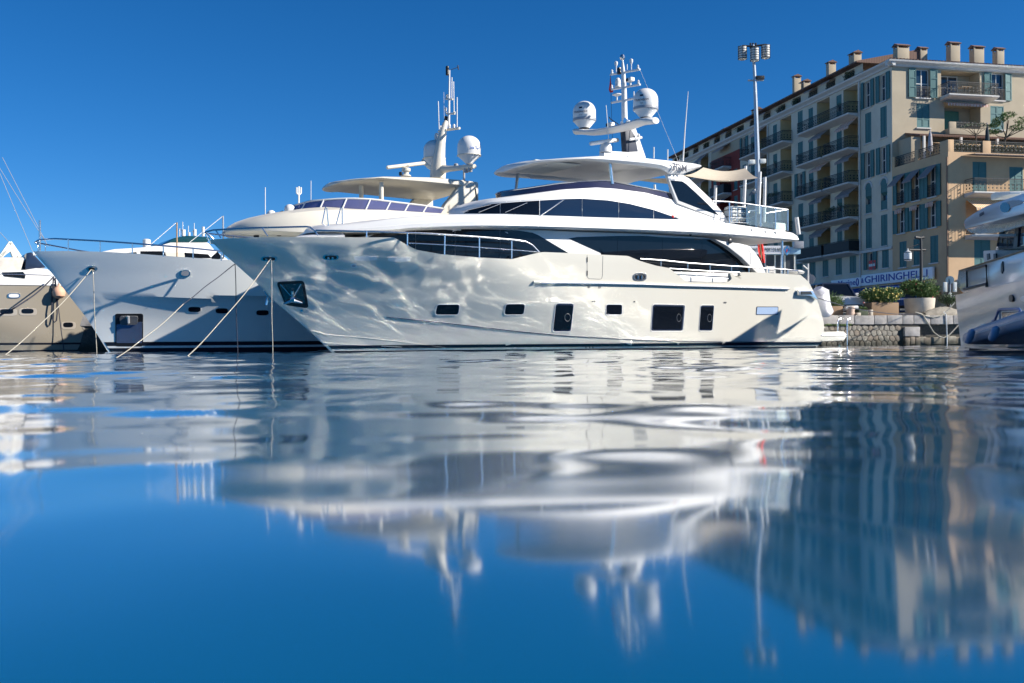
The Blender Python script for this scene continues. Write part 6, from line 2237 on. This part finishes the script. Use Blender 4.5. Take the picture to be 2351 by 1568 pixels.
# attic storey set back behind the cornice
FA = Face(FL.P(0, 0, -.5), LL, -RR)
ah = []
aw = []
u = 5.6
k = 0
while u < 50:
    ah.append((u + 1.0, u + 2.6, 23.62, 24.7, 1.0))
    u += 3.3
FA.wall(5.2, 52, 23.5, 24.85, ah, CREAM_SHADED, bld, 'attic')
for h in ah:
    railing(FA, bld, h[0], h[1], 23.6, .05, .85)
    if rg.random() < .6:
        lf_ = MB()
        for k in range(3):
            leafy(lf_, FA.P(lerp(h[0], h[1], rg.random()), 24.3, .05), .35, .3, .3, 60, .16, rg)
        lf_.build('terrace_plant', LEAFD, bld, smooth=0, recalc=False)
    else:
        awning(FA, bld, h[0], h[1], 24.8, .6, .25, AWN, .15)
MB().prism([FA.P(5.0, z, w) for w, z in ((.75, 24.82), (.75, 24.95), (-5.5, 26.3), (-5.5, 24.82))], LL * 47).build('attic_roof', TILE, bld, smooth=0)
# short front
fw_ = [(2.2, 3.5, 20.6, 23.0, 'rail'), (9.35, 10.65, 20.7, 23.0, 'rail'), (2.3, 3.5, 18.1, 20.1, 'closed'), (9.3, 10.6, 18.2, 20.2, 'closed'), (13.4, 14.6, 20.6, 23.0, 'closed'), (13.4, 14.6, 18.1, 20.1, 'closed')]
fl_ = [(4.6, 8.3, 20.85, 23.0, 1.4), (4.9, 8.35, 17.75, 20.2, 1.4)]
FF.wall(0, 17, GZ - .3, 23.35, [(w[0], w[1], w[2], w[3], .3) for w in fw_] + fl_, CREAM_SUNLIT, bld)
for w in fw_:
    window(FF, bld, *w)
for a, b, c, d, dp in fl_:
    o = MB().box(FF.P((a + b) / 2, (c + d) / 2, -1.38), (b - a - .02, .02, d - c - .02), (RR, FF.n, Z)).build('loggia_wall', CREAM_SUNLIT, bld)
    f_, p_ = win_mesh(1.9, 2.0)
    wo = put('window', f_, bld, FF.M(6.15 if c > 20 else 6.2, c + .05, -1.33))
    if c > 20:
        put('pane', p_, wo, FF.M(6.15, c + .05, -1.33))
    else:
        MB().box(FF.P(6.2, c + 1.1, -1.28), (1.95, .06, 2.1), (RR, FF.n, Z)).build('roller_blind', pm('blind_green', (.05, .16, .12), .6, var=.1), wo)
balcony(FF, bld, 4.45, 9.2, 20.75, 1.3)
awning(FF, bld, 4.7, 8.6, 20.35, .7, .25, AWNR, .22)
m_ = MB().box(FF.P(6.75, 17.75, .35), (3.75, .7, .5), (RR, FF.n, Z))
pz = m_.build('balcony_parapet', CREAM_SUNLIT, bld, bevel=.02)
MB().box(FF.P(5.2, 18.25, .62), (.65, .14, .6), (RR, FF.n, Z)).build('parapet_pier', CREAM_SUNLIT, pz, bevel=.02)
railing(FF, pz, 5.55, 8.55, 18.0, .62, .5)
# terrace furniture on the balcony
for x, cl_ in ((5.4, 'dark iron chair at the end of the top floor balcony next to its corner railing'), (7.0, 'dark iron chair drawn up to the top floor balcony table'), (7.9, 'dark iron chair by the inner wall of the top floor balcony')):
    t_ = MB()
    t_.tube([FF.P(x - .2, 20.8, .5), FF.P(x - .15, 21.25, .5), FF.P(x - .2, 21.75, .55)], .03, 6)
    t_.tube([FF.P(x - .15, 21.25, .5), FF.P(x + .25, 21.25, .5), FF.P(x + .28, 20.8, .5)], .03, 6)
    tag(t_.build('balcony_chair', IRONR), cl_, 'chair', 'chairs on the top floor balcony')
tb_ = thing('balcony_table', 'small wooden table among the chairs on the top floor balcony', 'table', FF.P(6.4, 20.76, .6))
MB().box(FF.P(6.4, 21.48, .6), (1.0, .6, .05), (RR, FF.n, Z)).build('top', TEAK, tb_)
MB().tube([FF.P(6.4, 20.76, .6), FF.P(6.4, 21.46, .6)], .04, 6).build('leg', IRONR, tb_)
# hipped tile roof
ez = 23.58
rf = MB()
A0, B0 = FF.P(-.55, ez, .55), FF.P(17.5, ez, .55)
R0, R1 = FF.P(3.4, ez + 1.05, -4.6), FF.P(17.5, ez + 1.05, -4.6)
C0 = FL.P(6.0, ez, .55)
rf.add([A0, B0, R1, R0], [(0, 1, 2, 3)])
rf.add([C0, A0, R0, FL.P(6.0, ez + 1.05, -3.4)], [(0, 1, 2, 3)])
rf.build('roof', TILE, bld, smooth=0, recalc=False)
rd_m = MB()
for k in range(60):
    u = -.3 + k * .3
    t0, t1 = FF.P(u, ez + .03, .5), FF.P(min(17, max(u, 3.4 if u < 3.4 else u)), ez + 1.07, -4.6)
    if u < 3.4:
        t1 = lerp(A0, R0, max(0, (u + .55) / 3.95)) + Z * .03
    rd_m.tube([t0, t1], .075, 6)
rd_m.build('roof_tiles', TILE, bld).__setitem__('kind', 'stuff')
MB().prism([FL.P(6.0, ez, .4), FL.P(17.0, ez, .4) , FL.P(17.0, ez + .01, -.4), FL.P(6.0, ez + .01, -.4)], Z * .02).build('gutter_ledge', TRIM, bld)
for f, x0, x1, yt, yb, back in ((N2, 650, 815, 240, 372, 3.2), (N2, 935, 1030, 275, 350, 4.8), (N2, 1300, 1432, 212, 352, 3.8), (N2, 1585, 1725, 258, 376, 3.6), (N2, 1870, 1968, 282, 392, 3.6)):
    pa = on_plane(f((x0, yt))[0], FF.P(0, 0, -back), LL)
    pb = on_plane(f((x1, yb))[0], FF.P(0, 0, -back), LL)
    c = V((pa.x + pb.x) / 2, (pa.y + pb.y) / 2, pb.z - .6)
    chimney(bld, c + LL * .4, abs((pb - pa).dot(RR)), .8, pa.z - pb.z + .45, RR, LL)
for f, x0, x1, yt, yb, back in ((N2, 55, 225, 400, 590, 2.0), (N1, 1515, 1580, 650, 830, 2.5), (N1, 1615, 1700, 715, 790, 3.5), (N1, 1000, 1120, 1065, 1110, 2.5), (N1, 650, 730, 1290, 1330, 2.5), (N1, 1920, 2010, 490, 600, 2.5)):
    pa = on_plane(f((x0, yt))[0], FL.P(0, 0, -back), -RR)
    pb = on_plane(f((x1, yb))[0], FL.P(0, 0, -back), -RR)
    wd = max(.5, min(1.8, abs((pb - pa).dot(LL)) * .45))
    c = V((pa.x + pb.x) / 2, (pa.y + pb.y) / 2, pb.z - 1.2)
    chimney(bld, c, wd, .9, pa.z - pb.z + 1.1, LL, RR)
# closed volume behind the fronts
MB().prism([FL.P(1.8, GZ - .3, -1.8), FL.P(52, GZ - .3, -1.8), FL.P(52, GZ - .3, -14), FL.P(1.8, GZ - .3, -16.5)], Z * 21.9).build('core', CREAM_SHADED, bld)
MB().prism([FL.P(51.9, GZ - .3, 0), FL.P(52, GZ - .3, 0), FL.P(52, GZ - .3, -14), FL.P(51.9, GZ - .3, -14)], Z * 22).build('end_wall', CREAM_SHADED, bld)

# red house squeezed into the row
red = thing('town_house', 'dark red rendered house with balconies wedged into the cream block', 'building', FL.P(33.6, GZ, 0))
rw, rl_ = [], []
for f in range(1, 6):
    z0 = zs[f]
    rw += [(30.3, 31.2, z0 + .15, z0 + 2.5, 'closed'), (36.2, 37.1, z0 + .15, z0 + 2.5, 'closed')]
    rl_.append((32.2, 35.2, z0 + .02, z0 + 2.6, 1.0))
FR = Face(FL.P(0, 0, .03), LL, -RR)
FR.wall(29.6, 37.7, GZ - .3, 21.9, [(w[0], w[1], w[2], w[3], .3) for w in rw if w[3] < 21.8] + [r for r in rl_ if r[3] < 21.8], REDW, red)
FR.wall(29.6, 37.7, 21.9, 23.1, [], CREAM_SUNLIT, red, 'upper_band')
for w in rw:
    if w[3] < 21.8:
        window(FR, red, *w)
for f in range(1, 6):
    balcony(FR, red, 31.9, 36.0, zs[f], 1.0, solid=(f % 2 == 0))
    awning(FR, red, 32.1, 35.3, zs[f] + 2.7, .9, .5, AWN)

# peach building on the water side of the corner
pch = thing('corner_building', 'peach rendered corner building with a planted roof terrace and a marine shop', 'building', K0 - LL * 3.7 + RR * 6 + Z * GZ)
PD = 7.4
pw = []
for u in (-1.35, -3.4, -5.5):
    pw.append((u - .52, u + .52, 11.45, 13.85, 'rail'))
    pw.append((u - .52, u + .52, 9.05, 11.0, 'open'))
for px in ((375, 455, 205, 425), (560, 615, 180, 400), (755, 835, 135, 370)):
    pa, pb = on_plane(E6((px[0], px[2]))[0], FL.P(0, 0), -RR), on_plane(E6((px[1], px[3]))[0], FL.P(0, 0), -RR)
    ua, ub = (pa - K0).dot(LL), (pb - K0).dot(LL)
    um = (ua + ub) / 2
    pw.append((um - .5, um + .5, (pb.z), (pb.z) + 2.1, 'closed'))
FP = Face(FL.P(0, 0, .04), LL, -RR)
FP.wall(-PD, 0, GZ - .3, 14.6, [(w[0], w[1], w[2], w[3], .35) for w in pw] + [(-6.5, -1.0, GZ + .05, 4.0, 1.0)], PEACH, pch)
for w in pw:
    window(FP, pch, *w)
for u in (-1.35, -3.4, -5.5):
    awning(FP, pch, u - .6, u + .6, 13.9, .95, .95, AWN, .12)
    awning(FP, pch, u - .5, u + .5, 11.1, .35, .12, AWNR, .35)
FQ = Face(FP.P(-PD, 0, 0), RR, -LL)
qw = [(2.1, 3.3, 11.55, 13.9, 'closed'), (5.3, 6.5, 11.6, 13.6, 'closed'), (2.2, 3.6, 5.7, 8.0, 'closed'), (9, 10.2, 11.6, 13.6, 'closed'), (9, 10.2, 8.5, 10.5, 'closed'), (5.6, 6.8, 5.7, 8.0, 'closed')]
qh = [(w[0], w[1], w[2], w[3], .35) for w in qw] + [(1.5, 4.2, 8.35, 10.9, 1.2), (1.0, 12, GZ + .05, 4.0, 1.0)]
FQ.wall(0, 18, GZ - .3, 14.6, qh, PEACH, pch)
for w in qw:
    window(FQ, pch, *w)
balcony(FQ, pch, 1.35, 7.5, 11.45, 1.2)
balcony(FQ, pch, 1.4, 7.5, 8.25, 1.2)
awning(FQ, pch, 1.2, 8.0, 14.35, 1.5, .12, AWN, .04)
awning(FQ, pch, 1.6, 5.2, 10.95, 1.1, .7, AWNO)
MB().tube([FP.P(-PD + .02, GZ, .1), FP.P(-PD + .02, 14.2, .1)], .07, 8).build('downpipe', pm('pipe_brown', (.25, .15, .09), .6), pch)
# roof terrace: parapet piers, railings, planting
MB().prism([FP.P(0, 14.45, -.3), FP.P(-PD, 14.45, -.3), FQ.P(18, 14.45, -.3), FF.P(18, 14.45, 0)], Z * .12).build('terrace_deck', PAVE, pch)
for u0, u1 in ((-PD, -6.4), (-3.6, -3.2), (-.35, 0.0)):
    MB().box(FP.P((u0 + u1) / 2, 15.05, -.15), (u1 - u0, .3, .95), (LL, FP.n, Z)).build('parapet_pier', PEACH, pch, bevel=.02)
for u0, u1 in ((-6.4, -3.6), (-3.2, -.35)):
    railing(FP, pch, u0, u1, 14.6, -.1, .85)
prev = 0.0
for u0, u1 in ((0, .5), (3.0, 3.7), (7.0, 7.7), (11, 11.7)):
    MB().box(FQ.P((u0 + u1) / 2 + .01, 15.05, -.16), (u1 - u0, .3, .97), (RR, FQ.n, Z)).build('parapet_pier', PEACH, pch, bevel=.02)
    if u0 > 0:
        railing(FQ, pch, prev, u0, 14.6, -.1, .9)
        lf_ = MB()
        for k in range(7):
            leafy(lf_, FQ.P(lerp(prev + .3, u0 - .3, k / 6), 15.0, -.45), .4, .3, .45, 110, .18, rg)
        lf_.build('terrace_hedge', LEAFD, pch, smooth=0, recalc=False)
    prev = u1
MB().prism([FF.P(1.2, z, w) for w, z in ((0, 17.6), (0, 17.45), (2.0, 16.95), (2.05, 17.08))], RR * 16).build('terrace_roof', TILE, pch, smooth=0)
awning(FF, pch, 2.6, 16, 16.95, 2.9, .75, AWNO, .1)
for u in (1.6, 5.0, 8.4, 11.8):
    MB().box(FF.P(u, 15.7, 2.0), (.18, .18, 2.5), (RR, FF.n, Z)).build('terrace_post', TRIM, pch)
MB().box(FF.P(1.0, 15.7, .9), (.9, 1.8, 2.4), (RR, FF.n, Z)).build('terrace_hut', CREAM_SUNLIT, pch, bevel=.02)
um_ = thing('closed_parasol', 'closed grey parasol standing on the planted roof terrace', 'parasol', FP.P(-3.9, 14.57, -.9))
MB().tube([FP.P(-3.9, 14.57, -.9), FP.P(-3.9, 17.0, -.9)], .03, 6).build('pole', MIDGREY, um_)
MB().lathe(FP.P(-3.9, 15.3, -.9), [(.16, 0), (.20, .3), (.13, 1.2), (.03, 1.75)], 10).build('canopy', pm('parasol_grey', (.42, .40, .42), .9, var=.3, scale=10), um_)
um_ = thing('closed_parasol', 'closed dark green parasol beside the terrace pine', 'parasol', FQ.P(4.3, 14.57, -1.2))
MB().tube([FQ.P(4.3, 14.57, -1.2), FQ.P(4.3, 17.2, -1.2)], .03, 6).build('pole', MIDGREY, um_)
MB().lathe(FQ.P(4.3, 15.2, -1.2), [(.14, 0), (.2, .3), (.13, 1.3), (.03, 1.9)], 10).build('canopy', pm('parasol_dark', (.03, .045, .05), .9), um_)
# pine on the terrace
tr_ = thing('terrace_pine', 'small spreading pine growing on the roof terrace', 'tree', FQ.P(6.1, 14.57, -1.4))
c_ = FQ.P(6.1, 14.57, -1.4)
MB().tube([c_, c_ + V(-.1, 0, 1.2), c_ + V(.1, 0, 2.2), c_ + V(.3, .1, 3.0)], [.09, .07, .05, .03], 7).build('trunk', BARK, tr_)
for dx, dz in ((-1.0, 2.0), (.9, 2.3), (-.5, 2.9), (1.4, 2.9), (.2, 3.3), (2.2, 2.6)):
    MB().tube([c_ + V(.05, 0, 1.6), c_ + V(dx * .6, 0, dz * .85), c_ + V(dx, 0, dz)], [.04, .03, .015], 5).build('branch', BARK, tr_)
lf_ = MB()
for dx, dz, r_ in ((-1.0, 2.0, .5), (.9, 2.3, .55), (-.5, 2.9, .5), (1.4, 2.9, .6), (.2, 3.3, .55), (2.2, 2.6, .55), (-.9, 2.5, .4), (3.0, 3.0, .6)):
    leafy(lf_, c_ + V(dx, 0, dz), r_, r_, r_ * .45, 220, .2, rg)
lf_.build('crown', LEAF, tr_, smooth=0, recalc=False)
tr_ = thing('bare_terrace_tree', 'nearly bare little tree in front of the striped terrace awning', 'tree', FQ.P(2.9, 14.57, -.7))
c_ = FQ.P(2.9, 14.57, -.7)
MB().tube([c_, c_ + V(.05, 0, 1.0), c_ + V(0, 0, 1.7)], [.06, .045, .03], 6).build('trunk', BARK, tr_)
lf_ = MB()
for k in range(9):
    a = rg.uniform(-1.3, 1.3)
    e = c_ + V(math.sin(a) * 1.1, rg.uniform(-.4, .4), 1.7 + math.cos(a) * .7)
    MB().tube([c_ + V(0, 0, 1.3 + .04 * k), lerp(c_ + V(0, 0, 1.6), e, .6), e], [.025, .018, .008], 5).build('branch', BARK, tr_)
    leafy(lf_, e, .2, .2, .14, 16, .16, rg)
lf_.build('crown', LEAFD, tr_, smooth=0, recalc=False)

# shop signs over the pavement (run on along both buildings)
SB = pm('sign_white', (.80, .80, .82), .5, var=.06)
SBL = pm('sign_blue', (.01, .04, .30), .5)
NB = Face(FL.P(0, 0, .3), LL, -RR)
for u0, u1, z0, z1, tgt in ((-5.9, 4.2, 5.02, 5.95, pch), (4.3, 9.3, 5.0, 5.8, bld)):
    o = MB().box(NB.P((u0 + u1) / 2, (z0 + z1) / 2, 0), (u1 - u0, .18, z1 - z0), (LL, NB.n, Z)).build('sign_board', SB, tgt, bevel=.01)
    if u0 < 0:
        lettering('GHIRINGHELLI', .82, NB.P(-.85, 5.48, .1), -LL, Z, SBL, o, fit=8.9, ext=.012)
        lettering('&', .6, NB.P(4.0, 5.45, .1), -LL, Z, SBL, o, ext=.012)
    else:
        lettering('Marine', .72, NB.P(6.6, 5.4, .1), -LL, Z, SBL, o, fit=2.9, ext=.012)
        lettering('NICE', .3, NB.P(8.7, 5.4, .1), -LL, Z, SBL, o, fit=.7, ext=.012)
        MB().tube([NB.P(4.8 + .18 * math.cos(a), 5.4 + .3 * math.sin(a), .1) for a in np.linspace(0, 6.28, 14)[:-1]], .05, 6, closed=True).build('sign_emblem', SBL, o)
for u0, u1, tgt in ((-5.6, 4.0, pch), (4.2, 9.4, bld)):
    awning(NB, tgt, u0, u1, 4.85, 1.2, .55, AWNB, .35)
lettering('ACCASTILLAGE', .24, NB.P(5.2, 4.12, 1.22), -LL, Z, GEL, bld, fit=1.7, ext=.008)
awning(FQ, pch, .6, 11.0, 4.85, 1.2, .55, AWNB, .35)
# red and white letting board
rb_ = MB().box(FL.P(2.9, 6.75, .12), (1.0, .05, .8), (LL, FL.n, Z)).build('letting_board', pm('board_red', (.55, .04, .04), .6), bld)
MB().box(FL.P(2.9, 6.75, .15), (.96, .03, .22), (LL, FL.n, Z)).build('board_band', FABRICW, rb_)
